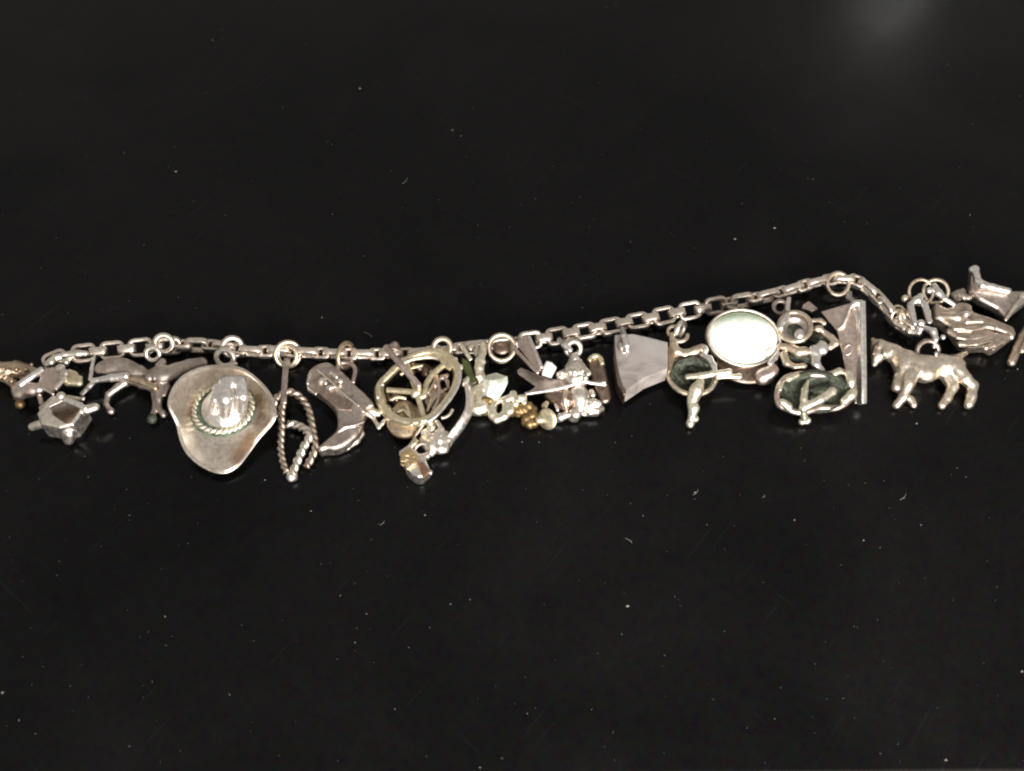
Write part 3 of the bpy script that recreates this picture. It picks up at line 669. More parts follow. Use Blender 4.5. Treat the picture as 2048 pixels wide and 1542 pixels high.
c.ell(z(980, 960, 24), (17, 26, 14), ang=-15); c.ell(z(1080, 960, 30), (10, 18, 10), ang=-20); c.path([z(1000, 760, 34, 6), z(1120, 640, 36, 5)], k=2); c.path([z(1130, 650, 36, 4.5), z(1200, 720, 34, 4), z(1210, 820, 30, 4)], k=2); c.ball(z(1170, 930, 32), 5); c.ball(z(1190, 625, 38), 5); c.ball(z(1000, 770, 36), 6)
c.build('stone_setting', ROSE, t, lump=1.2)
c = Cast(1.6)
for q in range(22): c.ball(z(random.uniform(620, 960), random.uniform(470, 600), random.uniform(8, 30)), random.uniform(5, 9), k=3)
for q in range(10): c.ball(z(random.uniform(240, 420), random.uniform(930, 1080), random.uniform(8, 26)), random.uniform(4, 7), k=3)
c.build('tangle', BROWN, t)['kind'] = 'stuff'
c = Cast(1.5); c.ell(z(1480, 720, 46), (6, 13, 8), ang=-25); c.build('rivet', BRIGHT, t)

# 9 little pebbled box
t = thing('small_box_charm', 'small gold box charm with pebbled side and rose flap, lowest below the wheel', 'charm', (830, 950))
c = Cast(1.3); c.plate([z4(160, 940, 20), z4(340, 815, 20), z4(520, 985, 20), z4(600, 1040, 20), z4(700, 1245, 20), z4(570, 1385, 19), z4(485, 1400, 18), z4(380, 1345, 18), z4(285, 1235, 19)], 34, 5, n=(0, 0, 1)); c.path([z4(540, 1000, 30, 8), z4(640, 950, 30, 7)]); c.ball(z4(692, 1245, 36), 5); c.build('box_body', ROSEB, t)
c = Cast(1.2); c.plate([z4(150, 935, 38), z4(340, 820, 38), z4(510, 1000, 38), z4(470, 1100, 38), z4(290, 1215, 38)], 10, 2)
for q in range(60):
    a_, b2 = random.random(), random.random(); x_ = 200 + 240 * a_; y_ = 950 - 70 * a_ + (190 + 20 * a_) * b2
    c.ball(z4(x_ - 15, y_, 43), random.uniform(1.6, 2.6), k=1)
c.build('pebbled_panel', BRASSB, t)
c = Cast(1.2); c.plate([z4(485, 1095, 38), z4(565, 1065, 38), z4(690, 1240, 38), z4(575, 1360, 38)], 9, 1.5); c.build('end_panel', COPPER, t)
mesh_obj('handle', *tube_pts([z4(340, 820, 30), z4(400, 760, 34), z4(470, 690, 34)], 4), GOLD, t)
ring('jump_ring', z4(560, 880, 24), 15, 4, DARK, t, n=CAMN)

# 10 cream gold figure
z = Z(900, 670, 7.34)
t = thing('gold_figure_charm', 'cream gold figure charm with curled hook foot and a pale green stone', 'charm', (985, 840))
c = Cast(1.4)
c.path([z(480, 130, 56, 6.5), z(485, 260, 56, 6), z(440, 380, 56, 9), z(430, 480, 54, 9.5), z(430, 600, 50, 8)], k=4); c.ball(z(490, 400, 58), 5)
c.path([z(400, 180, 46, 4), z(380, 300, 48, 4)], k=3); c.path([z(330, 170, 40, 7), z(300, 200, 40, 7)], k=3); c.path([z(440, 640, 44, 6), z(500, 800, 36, 7), z(420, 930, 28, 8)], k=4)
c.ell(z(410, 1080, 22), (19, 15, 15)); c.ell(z(410, 830, 26), (15, 14, 14)); c.path([z(400, 830, 26, 13), z(470, 960, 26, 14), z(560, 1080, 24, 11)], k=6); c.path([z(470, 600, 44, 7), z(520, 720, 36, 9)], k=4)
c.build('figure', CREAM, t, lump=0.7)
c = Cast(1.4)
c.path([z(660, 990, 34, 7), z(620, 1080, 34, 8), z(630, 1180, 33, 9), z(690, 1240, 32, 8), z(790, 1190, 34, 9), z(880, 1110, 36, 8), z(900, 1060, 38, 6)], k=3)
c.path([z(740, 960, 38, 6), z(850, 940, 40, 7), z(920, 900, 38, 8)], k=3); c.path([z(820, 960, 38, 6), z(810, 1130, 36, 7)], k=3)
for q in ((930, 870, 38, 8), (980, 950, 38, 7), (1030, 930, 38, 7), (1080, 920, 36, 7), (1090, 990, 34, 6), (960, 1010, 36, 7), (880, 1030, 38, 6)): c.ball(z(*q[:3]), q[3], k=3)
c.build('hook', CREAM, t, lump=0.8)
mesh_obj('rod', *tube_pts([z(165, 145, 60), z(240, 270, 60), z(310, 370, 56)], 4.6), CREAM, t)
c = Cast(1.5); c.plate([z(170, 330, 44), z(290, 390, 48), z(400, 700, 40), z(320, 740, 38), z(190, 520, 40)], 6, 2); c.build('leaf', OLIVE, t)
c = Cast(1.5); c.path([z(500, 940, 38, 6), z(590, 960, 36, 8)], k=3); c.path([z(480, 950, 20, 9), z(570, 1050, 18, 10), z(520, 1130, 14, 8)], k=4); c.path([z(430, 720, 28, 8), z(390, 880, 22, 7)], k=4); c.build('base', AMBER, t, lump=1.2)
# faceted stone
pts = [z(460, 650), z(560, 600), z(680, 570), z(745, 635), z(830, 620), z(838, 700), z(790, 810), z(720, 850), z(700, 940), z(600, 935), z(550, 900)]
top = [(580, 660, 58), (660, 660, 60), (720, 720, 58), (760, 680, 52), (640, 780, 54), (610, 860, 48), (570, 760, 58)]
pts = [(977 + (x - 977) * 1.1 - 2, 770 + (y - 770) * 1.1) for x, y in pts]
Vb = [P(*p, 18) for p in pts] + [P(*p, 40) for p in pts] + [P(*z(*q)) for q in top]
import bmesh
bm = bmesh.new()
for v in Vb: bm.verts.new(v)
bmesh.ops.convex_hull(bm, input=bm.verts); bmesh.ops.delete(bm, geom=[v for v in bm.verts if not v.link_faces], context='VERTS')
bm.verts.ensure_lookup_table(); bm.verts.index_update()
mesh_obj('stone', [np.array(v.co) for v in bm.verts], [[v.index for v in f.verts] for f in bm.faces], CRYST, t, smooth=False, bevel=0.012); bm.free()

# 11 amber nuggets
t = thing('gold_nugget_charm', 'amber gold nugget cluster charm with a smooth oval disc, lower centre', 'charm', (1070, 850))
c = Cast(1.5)
for q in ((930, 1130, 16, 10), (1000, 1110, 20, 13), (1080, 1090, 22, 13), (1150, 1060, 22, 11), (1220, 1090, 20, 9), (1200, 1170, 22, 10), (1130, 1230, 18, 12), (1110, 1280, 16, 9), (1180, 1300, 16, 11), (1240, 1310, 16, 8), (1260, 1180, 18, 7)): c.ball(z(*q[:3]), q[3], k=2)
c.build('nugget', AMBER, t, lump=2.0, lumpf=7)
c = Cast(1.4); c.ell(z(1430, 1235, 24), (21, 22, 6), n=(-0.55, -0.62, 0.55)); c.path([z(1390, 1040, 24, 7), z(1420, 1000, 26, 5)]); c.cap(z(1300, 1250, 18), z(1400, 1240, 20), 8); c.build('disc', GOLD, t)

# 12 rose bail, coil and silver bird
z4b = Z(720, 640, 4.536)
z = Z(1020, 660, 7.69)
t = thing('silver_bird_charm', 'bright silver bird charm with forked tail blade and shiny round belly on a rose bail', 'charm', (1140, 830))
c = Cast(1.4); c.plate([z(110, 640, 26), z(170, 590, 28), z(480, 690, 40), z(660, 725, 44), z(1000, 765, 48), z(1140, 785, 48), z(1480, 815, 40), z(1480, 860, 38), z(1130, 810, 44), z(900, 880, 42), z(700, 920, 38), z(330, 985, 30), z(230, 985, 28), z(330, 930, 30), z(390, 870, 34), z(120, 690, 26)], 5, 2); c.build('tail_blade', DARK, t)
mesh_obj('blade_edge', *tube_pts([z(230, 985, 30), z(480, 948, 36), z(700, 912, 42), z(900, 862, 48), z(1040, 805, 54), z(1130, 792, 54), z(1290, 820, 48), z(1480, 842, 42)], 3.8), BRIGHT, t)
c = Cast(1.4)
c.path([z(990, 420, 44, 10), z(990, 520, 46, 13), z(1000, 640, 46, 22), z(1010, 730, 40, 26)], k=5); c.path([z(780, 700, 44, 10), z(820, 640, 44, 5)], k=3)
for q in ((930, 650, 62, 6), (990, 640, 66, 6), (1110, 630, 64, 5), (1210, 670, 58, 6), (800, 670, 56, 6), (1160, 730, 60, 6), (1080, 480, 56, 4)): c.ball(z(*q[:3]), q[3], k=2)
c.path([z(1060, 480, 54, 5), z(1200, 650, 54, 5)], k=3)
c.build('back', SILVER, t, lump=1.0)
c = Cast(1.4); c.ell(z(1000, 430, 56), (9, 12, 9), ang=-20); c.build('neck', BRIGHT, t)
ring('loop', z(975, 290, 48), 15, 6, SILVER, t, n=(0.3, -0.6, 0.6))
c = Cast(1.4); c.path([z(760, 150, 40, 5), z(850, 240, 56, 7), z(920, 310, 56, 6)]); c.build('bail_pin', BRIGHT, t)
c = Cast(1.4); c.path([z(640, 1000, 24, 15), z(840, 1080, 26, 22)], k=4); c.build('barrel', BROWN, t, lump=0.8)
ring('belly_ring', z(880, 1075, 28), 20, 4.5, WARM, t, n=(0.95, -0.1, 0.25), seg=32)
c = Cast(1.4); c.ell(z(1060, 1040, 28), (21, 27, 25), ang=8); c.path([z(1000, 1290, 22, 13), z(960, 1340, 14, 8), z(1010, 1375, 10, 6)], k=6); c.path([z(1080, 1200, 26, 12), z(1120, 1230, 20, 8)], k=4); c.build('belly', SILVER, t, smooth=2)
c = Cast(1.3); c.ball(z(1255, 950, 34), 6); c.ball(z(1275, 1000, 34), 6); c.path([z(1220, 1100, 30, 6), z(1290, 1105, 34, 7), z(1370, 1130, 32, 6.5)], k=2); c.path([z(1250, 1250, 18, 8), z(1330, 1240, 20, 9), z(1410, 1210, 18, 6)], k=2); c.cap(z(1180, 1160, 26), z(1260, 1200, 22), 9, 10, k=5); c.cap(z(1200, 1180, 26), z(1230, 1270, 20), 5, 6); c.cap(z(1130, 1290, 14), z(1330, 1290, 12), 5); c.build('feet', SILVER, t)
c = Cast(1.3); c.path([z(690, 1380, 10, 7), z(780, 1340, 16, 8.5), z(880, 1300, 18, 8)], k=3); c.path([z(700, 1140, 30, 3), z(730, 1230, 24, 4)], k=2); c.build('lower_foot', ROSEB, t)
c = Cast(1.4); c.plate([z(100, 210, 50), z(180, 110, 50), z(280, 85, 52), z(470, 580, 60), z(480, 630, 60), z(370, 610, 54), z(230, 400, 48)], 6, 2); bo_ = c.build('bail', ROSE, t)
mesh_obj('bail_edge', *tube_pts([z(280, 85, 56), z(390, 340, 62), z(490, 590, 64)], 4.2), ROSEB, bo_); mesh_obj('bail_edge', *tube_pts([z(30, 240, 50), z(240, 470, 56), z(440, 665, 62)], 4.0), ROSE, bo_)
c = Cast(1.3); c.plate([z(500, 590, 60), z(555, 490, 62), z(640, 510, 62), z(715, 590, 58), z(640, 725, 54), z(490, 680, 56)], 24, 6); c.build('white_bead', WBEAD, t)
ring('jump_ring', z4b(1285, 250, 40), 26, 4.5, WARM, t, n=(0.1, -0.5, 0.85)); ring('jump_ring', z4b(1278, 290, 20), 21, 4, WARM, t, n=(0.15, -0.3, 0.9))
c = Cast(1.4); c.ell(z4b(1285, 250, 34), (18, 17, 8)); c.build('coil_core', BROWN, t)

# 13 dark tag
t = thing('dark_tag_charm', 'narrow dark brown tag charm with a worn gold tip beside the pearl slab', 'charm', (1215, 800))
c = Cast(1.4); c.plate([z(1190, 500, 30), z(1260, 400, 32), z(1360, 385, 32), z(1430, 470, 32), z(1490, 700, 28), z(1555, 1060, 20), z(1430, 1140, 18), z(1330, 1000, 20)], 16, 7, sm=3); c.build('tag', BROWN, t)
mesh_obj('tip', *tube_pts([z(1215, 480, 42), z(1260, 420, 43), z(1340, 400, 43), z(1400, 450, 42), z(1420, 530, 41)], 5), GOLD, t)

# 14 pearl slab
z = Z(1180, 580, 5.12)
t = thing('pearl_fan_charm', 'smooth grey pearl slab charm shaped like a fan', 'charm', (1280, 790))
pf = [(245, 515), (430, 505), (610, 545), (785, 590), (785, 870), (560, 960), (365, 1095), (300, 960), (262, 800), (246, 650)]
c = Cast(1.3); c.plate([z(x, y, 34) for x, y in pf], 42, 3, n=(0.0, 0.0, 1)); c.build('slab', PEARL, t, smooth=1)
c = Cast(1.4); c.plate([z(240, 540, 20), z(255, 520, 20), z(300, 960, 20), z(370, 1100, 20), z(340, 1130, 20), z(270, 1000, 20), z(235, 760, 20)], 38, 3, n=(0, 0, 1)); c.build('frame_edge', BROWN, t)
c = Cast(1.4); c.plate([z(790, 600, 30), z(850, 620, 28), z(870, 700, 26), z(840, 860, 26), z(790, 880, 28)], 26, 3, n=(0, 0, 1)); c.build('end_cap', BRASS, t)
c = Cast(1.3); c.path([z(330, 400, 60, 5), z(350, 480, 74, 6.5), z(375, 570, 72, 7), z(380, 620, 62, 6)], k=3); c.path([z(315, 560, 58, 5), z(330, 590, 60, 6)], k=3); c.build('bail', BRIGHT, t)
ring('eyelet', z(350, 600, 57), 9, 3, DARK, t, n=(0, -0.1, 1))

# 15 hollow round figure
z = Z(1320, 640, 6.706)
t = thing('round_hollow_charm', 'round rimmed charm with dark green hollow, two pegs and one leg pointing down', 'charm', (1385, 810))
ell_p = [z(430 + 315 * math.cos(a_), 745 + 255 * math.sin(a_) + 25 * math.cos(a_), 30) for a_ in np.linspace(0, 2 * math.pi, 24, endpoint=False)]
mesh_obj('rim', *tube_pts(ell_p, 5.2, n=4, closed=True), WARM, t)
c = Cast(1.4); c.ell(z(430, 745, 30), (46, 44, 27)); c.ell(z(430, 740, 54), (43, 42, 34), sub=True)
for q in ((420, 660, 30, 9), (350, 680, 26, 8), (460, 620, 30, 6), (290, 760, 26, 6), (480, 680, 32, 6), (360, 770, 30, 10), (400, 840, 26, 7)): c.ball(z(*q[:3]), q[3], k=3)
for q in range(26): c.ball(z(430 + random.uniform(-230, 230), 750 + random.uniform(-170, 150), random.uniform(12, 22)), random.uniform(3, 6.5), k=2)
c.build('hollow', PATINA, t, lump=1.2)
c = Cast(1.3); c.path([z(370, 765, 40, 6), z(540, 755, 46, 7.5), z(700, 722, 48, 6.5), z(920, 697, 44, 6)], k=3); c.ball(z(925, 697, 44), 6.5); c.path([z(780, 770, 40, 5), z(880, 755, 40, 5), z(1060, 762, 38, 5.5)], k=2); c.ball(z(1062, 760, 39), 6.5); c.build('peg', CREAM, t)
c = Cast(1.3); c.path([z(540, 830, 44, 8), z(490, 940, 42, 14), z(440, 1070, 34, 11), z(425, 1110, 32, 9), z(450, 1180, 28, 11), z(430, 1290, 22, 8)], k=3); c.ball(z(405, 1390, 12), 8.5, k=3); c.ball(z(475, 1325, 16), 7, k=3); c.cap(z(425, 1290, 20), z(410, 1370, 14), 7, k=3); c.ball(z(415, 1395, 22), 3, sub=True); c.build('leg', CREAM, t)
c = Cast(1.4); c.path([z(160, 200, 44, 6), z(180, 330, 44, 7.5), z(220, 420, 42, 9), z(330, 460, 40, 9), z(470, 420, 42, 9), z(560, 370, 44, 8)], k=5); c.plate([z(190, 400, 38), z(390, 420, 38), z(560, 340, 40), z(600, 460, 40), z(420, 500, 36), z(200, 520, 34)], 9, 3); c.build('bracket', WARM, t)
c = Cast(1.3); c.ell(z(600, 395, 50), (7, 11, 9), ang=15); c.path([z(570, 480, 46, 5), z(660, 520, 48, 7), z(715, 610, 48, 6.5), z(735, 690, 46, 5.5)], k=3); c.build('arm', BRIGHT, t)
c = Cast(1.4); c.plate([z(560, 920, 22), z(720, 790, 26), z(740, 840, 22), z(650, 980, 14), z(550, 1010, 14)], 7, 3); c.build('fin', DARK, t)
mesh_obj('hook', *tube_pts([z(190, 270, 46), z(270, 290, 48), z(350, 255, 48), z(370, 195, 46)], 4.2), WARM, t)
ring('jump_ring', z(270, 130, 40), 17, 5.5, SILVER, t, n=(0.75, -0.5, 0.15)); ring('loop', z(180, 160, 34), 11, 4, WARM, t, n=CAMN)

# 16 cabochon
z = Z(1400, 590, 7.344)
t = thing('white_stone_charm', 'large oval white stone charm with green mineral edge in a silver bezel', 'charm', (1485, 720))
AX = norm((0.05, -0.42, 0.9)); cx = P(*z(632, 640, 44))
e1 = norm(np.array((1, 0, 0)) - AX * AX[0]); e2 = np.cross(AX, e1); rot = math.radians(-7)
e1, e2 = e1 * math.cos(rot) + e2 * math.sin(rot), -e1 * math.sin(rot) + e2 * math.cos(rot)
V = []; F = []; NS = 48
RX, RY = 0.70, 0.535
rows = [(1.0, -0.12), (1.0, 0.0), (0.985, 0.05), (0.94, 0.10), (0.85, 0.15), (0.7, 0.195), (0.5, 0.228), (0.25, 0.245)]
for rr, hh in rows:
    for i in range(NS):
        a_ = 2 * math.pi * i / NS; V.append(cx + e1 * RX * rr * math.cos(a_) + e2 * RY * rr * math.sin(a_) + AX * hh)
V.append(cx + AX * 0.25)
for j in range(len(rows) - 1):
    for i in range(NS): F.append((j * NS + i, j * NS + (i + 1) % NS, (j + 1) * NS + (i + 1) % NS, (j + 1) * NS + i))
for i in range(NS): F.append(((len(rows) - 1) * NS + i, (len(rows) - 1) * NS + (i + 1) % NS, len(V) - 1))
st = mesh_obj('stone', V, F, CAB, t)
bz = [cx + e1 * (RX + 0.03) * math.cos(a_) + e2 * (RY + 0.03) * math.sin(a_) for a_ in np.linspace(0, 2 * math.pi, 64, endpoint=False)]
bzo = mesh_obj('bezel', *sweep(bz, rrect(0.022, 0.12, 0.01), up=AX, closed=True), SILVER, t)
bz2 = [cx + AX * 0.075 + e1 * (RX + 0.035) * math.cos(a_) + e2 * (RY + 0.035) * math.sin(a_) for a_ in np.linspace(0, 2 * math.pi, 64, endpoint=False)]
mesh_obj('bezel_wire', *sweep(bz2, circ(0.03, 8), closed=True), WARM, bzo)
c = Cast(1.5); c.ell(z(690, 1000, 14), (62, 50, 12)); c.build('brown_disc', BROWN, t)  # flattened dark brown disc under the stone
c = Cast(1.4); c.ell(z(960, 1190, 26), (24, 17, 18), ang=25); c.ell(z(1060, 1130, 36), (13, 16, 13), ang=-30); c.cap(z(1040, 1010, 46), z(1080, 1080, 42), 6, 7); c.build('knob', ROSE, t)
c = Cast(1.3); c.path([z(1030, 1010, 62, 5), z(1100, 930, 64, 5), z(1150, 850, 62, 3.5)], k=2); c.build('prong', BRIGHT, t)
c = Cast(1.3); c.path([z(420, 180, 46, 4), z(520, 210, 56, 5), z(580, 260, 60, 5)], k=2); c.path([z(700, 260, 58, 4), z(790, 270, 58, 5), z(960, 400, 60, 3)], k=2); c.path([z(600, 180, 44, 5), z(640, 250, 52, 5)], k=2); c.build('bail', WARM, t)

# 17 rider figure in a basin
z = Z(1540, 600, 5.93)
t = thing('rider_figure_charm', 'silver figure charm in a round hat sitting above a green lined basin', 'charm', (1620, 820))
hc = z(295, 320, 58)
ep = [z(295 + 190 * math.cos(a_), 320 + 172 * math.sin(a_) , 60 + 6 * math.cos(a_)) for a_ in np.linspace(0, 2 * math.pi, 20, endpoint=False)]
mesh_obj('hat_brim', *tube_pts(ep, 5, n=4, closed=True), WARM, t)
c = Cast(1.4); c.ell(z(295, 325, 56), (32, 32, 13)); c.ell(z(310, 320, 72), (28, 28, 18), sub=True); c.build('hat', DARK, t)
c = Cast(1.4); c.path([z(130, 330, 64, 6), z(150, 270, 66, 8), z(200, 200, 66, 7)], k=2); c.build('hat_shine', BRIGHT, t)
c = Cast(1.4); c.ell(z(350, 410, 62), (11, 13, 10), ang=-25); c.cap(z(370, 440, 60), z(395, 480, 56), 7, 5); c.build('head', ROSEB, t)
c = Cast(1.4); c.ell(z(300, 360, 52), (24, 20, 8)); c.ell(z(560, 450, 30), (24, 14, 14)); c.cap(z(270, 700, 30), z(470, 720, 34), 14, 12); c.build('coat', PATINA, t, lump=0.8)
c = Cast(1.4)
c.ell(z(520, 610, 52), (12, 14, 12)); c.ell(z(615, 570, 54), (13, 16, 13)); c.path([z(545, 660, 50, 10), z(540, 760, 46, 9), z(600, 840, 40, 9)], k=4)
c.build('torso', BRIGHT, t)
c = Cast(1.4)
c.path([z(480, 250, 46, 5), z(600, 250, 50, 6), z(635, 275, 50, 6)], k=3); c.ell(z(575, 345, 54), (11, 8, 8)); c.path([z(640, 390, 48, 7), z(720, 450, 48, 8), z(775, 510, 48, 8), z(710, 560, 46, 7)], k=3)
c.path([z(120, 550, 44, 7), z(260, 570, 48, 9), z(340, 620, 54, 10), z(410, 610, 54, 10)], k=3)
c.path([z(165, 650, 42, 8), z(200, 750, 42, 8), z(290, 795, 44, 6), z(400, 785, 46, 6)], k=3); c.ball(z(395, 785, 47), 6)
c.build('arms_and_legs', WARM, t)
bp_ = [(330, 885, 46), (200, 920, 46), (125, 1000, 46), (85, 1130, 42), (110, 1240, 36), (200, 1285, 34), (320, 1330, 32), (450, 1320, 32), (600, 1275, 32), (760, 1285, 32), (890, 1230, 36), (985, 1120, 42), (985, 1000, 46), (930, 890, 48), (820, 850, 50), (700, 885, 50), (560, 890, 50), (440, 880, 48)]
mesh_obj('basin_rim', *tube_pts([z(*q) for q in bp_], 6.5, n=5, closed=True), ROSE, t)
c = Cast(1.5); c.ell(z(535, 1085, 34), (74, 46, 33)); c.ell(z(535, 1070, 62), (67, 42, 40), sub=True)
for q in range(34): c.ball(z(random.uniform(160, 900), random.uniform(980, 1200), 24), random.uniform(4, 8), k=3)
c.build('basin', PATINA, t, lump=1.4)
c = Cast(1.3)
c.path([z(445, 960, 44, 3), z(410, 1080, 52, 7), z(400, 1180, 52, 7), z(395, 1280, 46, 8), z(405, 1400, 22, 7)], k=3); c.path([z(420, 1265, 48, 8), z(600, 1180, 54, 8), z(740, 1090, 54, 8)], k=3); c.ball(z(735, 1085, 54), 8.5); c.ball(z(380, 1440, 12), 7.5, k=2); c.ball(z(440, 1430, 14), 8, k=2)
c.build('rib', CREAM, t)
for q in ([(930, 880, 56, 8), (960, 970, 54, 9), (965, 1030, 50, 6)], [(880, 1200, 46, 8), (960, 1130, 50, 10), (990, 1090, 50, 8)], [(120, 1060, 54, 4), (130, 990, 54, 5)], [(220, 940, 54, 6), (320, 890, 54, 6)], [(770, 870, 56, 7), (820, 845, 56, 7.5)], [(150, 1215, 44, 8), (215, 1265, 40, 9)]):
    c = Cast(1.3); c.path([z(*p) for p in q], k=3); c.build('knob', CREAM, t)
mesh_obj('jump_ring', *tube_pts([z(210, 140, 50), z(215, 60, 44), z(225, -20, 40)], 5), BRIGHT, t)
ring('loop', z(120, 90, 30), 13, 5, DARK, t, n=CAMN)

# 18 folded plate
t = thing('folded_plate_charm', 'tall folded metal plate charm with a bright white upright edge', 'charm', (1710, 800))
c = Cast(1.5); c.plate([z(600, 140, 58), z(960, 30, 90), z(1050, 60, 90), z(1075, 1220, 14), z(1000, 1235, 12), z(900, 900, 26), z(860, 660, 38), z(800, 380, 52)], 6, 2); c.build('plate', ROSE, t)
mesh_obj('bright_edge', *sweep(np.array([P(*z(1074, 18, 100)), P(*z(1079, 320, 80)), P(*z(1084, 640, 59)), P(*z(1088, 960, 38)), P(*z(1089, 1235, 19))]), rrect(0.062, 0.10, 0.02), up=(0.3, -0.6, 0.74)), BRIGHT, t, bevel=0.012)
c = Cast(1.2); c.path([z(975, 70, 94, 6), z(1010, 40, 98, 6.5), z(1075, 30, 100, 6)], k=2); c.build('fold', BRIGHT, t)
mesh_obj('ridge', *tube_pts([z(960, 60, 92), z(910, 210, 78), z(860, 310, 68), z(800, 340, 60)], 3.2), SILVER, t)
mesh_obj('ridge', *tube_pts([z(1010, 120, 92), z(1045, 300, 81), z(1055, 500, 68)], 2.6), SILVER, t)
ring('emblem', z(925, 590, 50), 7, 2.4, DARK, t, n=(-0.25, -0.4, 0.85), squash=1.5)
c = Cast(1.4); c.plate([z(390, 60, 12), z(460, 20, 14), z(570, 110, 14), z(500, 150, 12), z(370, 110, 10)], 10, 3); c.build('flap', ROSE, t)
c = Cast(1.4); c.path([z(935, -80, 60, 6), z(940, -20, 78, 6), z(1000, 30, 96, 5)], k=3); c.build('bail', BRIGHT, t)
ring('jump_ring', (1676, 568, 28), 23, 4.5, WARM, t, n=(0.1, -0.55, 0.8))

# 19 dog
z = Z(1700, 520, 4.819)
t = thing('dog_charm', 'golden silver dog charm lying on its side with lowered head', 'charm', (1845, 800))
c = Cast(1.5); hh = 28
c.path([z(225, 775, hh, 6), z(275, 850, hh + 2, 15), z(265, 930, hh, 12), z(235, 1000, hh - 4, 6.5)], k=6)
c.path([z(300, 850, hh, 17), z(420, 900, hh, 17), z(540, 990, hh, 25)], k=8)
c.ell(z(345, 880, hh + 13), (9, 14, 8), ang=-30, k=3)
c.path([z(560, 1020, hh, 29), z(720, 1050, hh, 26), z(880, 1020, hh, 22), z(1000, 1030, hh, 23)], k=8)
c.path([z(620, 1060, hh + 12, 14), z(565, 1190, hh + 8, 12), z(515, 1320, 22, 9), z(450, 1395, 12, 8.5)], k=5)
c.path([z(500, 1090, hh - 6, 14), z(450, 1220, hh - 10, 10), z(500, 1280, 14, 7), z(590, 1350, 11, 6.5), z(615, 1395, 9, 7)], k=5)
c.path([z(1020, 1030, hh + 12, 15), z(1110, 1140, hh + 8, 12), z(1180, 1210, 24, 11), z(1170, 1320, 18, 9.5), z(1145, 1390, 12, 10)], k=5)
c.path([z(930, 1080, hh - 4, 18), z(990, 1220, 20, 11), z(940, 1330, 14, 8.5), z(885, 1400, 10, 8.5)], k=5)
c.path([z(960, 960, hh + 2, 9), z(1060, 930, hh + 2, 6.5), z(1120, 900, hh + 2, 4)], k=4)
c.ell(z(740, 1080, hh + 8), (22, 22, 18), ang=0)
c.build('dog', DOGM, t, smooth=1, lump=0.5, lumpf=8)
c = Cast(1.3); c.path([z(285, 790, hh + 14, 4), z(250, 830, hh + 14, 5), z(225, 900, hh + 8, 4)], k=3); c.build('ear', BROWN, t)
ring('loop', z(750, 880, 36), 22, 5, DARK, t, n=(0.1, -0.6, 0.75), squash=0.95)
c = Cast(1.3); c.path([z(720, 650, 50, 5), z(800, 690, 54, 8), z(825, 760, 50, 6), z(810, 840, 42, 4)], k=3); c.ball(z(830, 905, 48), 4.5); c.ball(z(895, 745, 36), 6); c.build('jump_ring', BRIGHT, t)

# 20 clasp
z = Z(1780, 520, 7.0)
t = thing('bracelet_clasp', 'chunky bright box clasp with rings at the right end of the chain', 'clasp', (1838, 650))
c = Cast(1.3); c.path([z(285, 630, 48, 7), z(310, 760, 50, 7), z(345, 890, 46, 6)], k=2); c.path([z(480, 610, 50, 7), z(520, 740, 52, 7), z(550, 870, 48, 6)], k=2); c.ell(z(430, 890, 50), (9, 8, 9), k=2); c.path([z(300, 610, 44, 6), z(380, 560, 46, 9), z(470, 600, 46, 6)], k=3); c.ball(z(425, 510, 50), 7, k=2); c.path([z(440, 930, 40, 7), z(400, 1020, 30, 7), z(270, 1010, 24, 7)], k=3); c.build('clasp_frame', BRIGHT, t)
c = Cast(1.3); c.ball(z(212, 538, 40), 8); c.build('brass_bead', GOLD, t)
ring('clasp_ring', z(435, 450, 40), 26, 3.4, WARM, t, n=(0.1, -0.5, 0.8)); ring('clasp_ring', z(640, 440, 40), 24, 4.0, WARM, t, n=(-0.35, -0.5, 0.75))
ring('link_ring', z(120, 690, 36), 9, 3, GOLD, t, n=(0, 0.1, 1)); ring('link_ring', z(190, 780, 34), 12, 4, WARM, t, n=(0.5, -0.5, 0.6)); ring('link_ring', z(110, 800, 30), 13, 4.5, WARM, t, n=(-0.5, -0.5, 0.6))
c = Cast(1.3); c.path([z(60, 870, 22, 6), z(200, 960, 22, 7), z(290, 1000, 20, 8)], k=3); c.ball(z(270, 1000, 26), 8, k=2); c.build('end_link', CHAINM, t)

# 21 feather
t = thing('feather_charm', 'brown silver feather charm with carved ridges right of the clasp', 'charm', (1940, 700))
c = Cast(1.5)
fo = [(590, 670), (740, 735), (920, 655), (1090, 690), (1130, 780), (1380, 850), (1600, 930), (1700, 970), (1745, 1060), (1690, 1110), (1600, 1180), (1450, 1280), (1340, 1240), (1100, 1250), (960, 1200), (820, 1020), (640, 900), (580, 860)]
c.plate([z(x, y, 26) for x, y in fo], 34, 9, n=(0.05, -0.1, 1), sm=3)
c.path([z(700, 800, 42, 7), z(950, 800, 44, 9), z(1080, 750, 46, 9)], k=4)
for pts_ in ([(1080, 860), (1280, 860), (1480, 950), (1700, 1040)], [(900, 960), (1130, 970), (1350, 930), (1500, 960)], [(830, 1000), (950, 1080), (1080, 1110), (1350, 1060), (1640, 1080)], [(980, 1180), (1200, 1170), (1400, 1120), (1600, 1120)], [(1340, 1230), (1450, 1200), (1580, 1140)]):
    c.path([z(x, y, 44, 6.5) for x, y in pts_], k=2)
for pts_ in ([(980, 1030), (1100, 1050), (1250, 1020), (1400, 1000)], [(1100, 945), (1200, 930), (1280, 905)], [(1100, 1150), (1300, 1110), (1450, 1080)], [(870, 925), (930, 895)]):
    c.path([z(x, y, 54, 6.5) for x, y in pts_], sub=True, k=1)
c.build('feather', FEATHM, t)
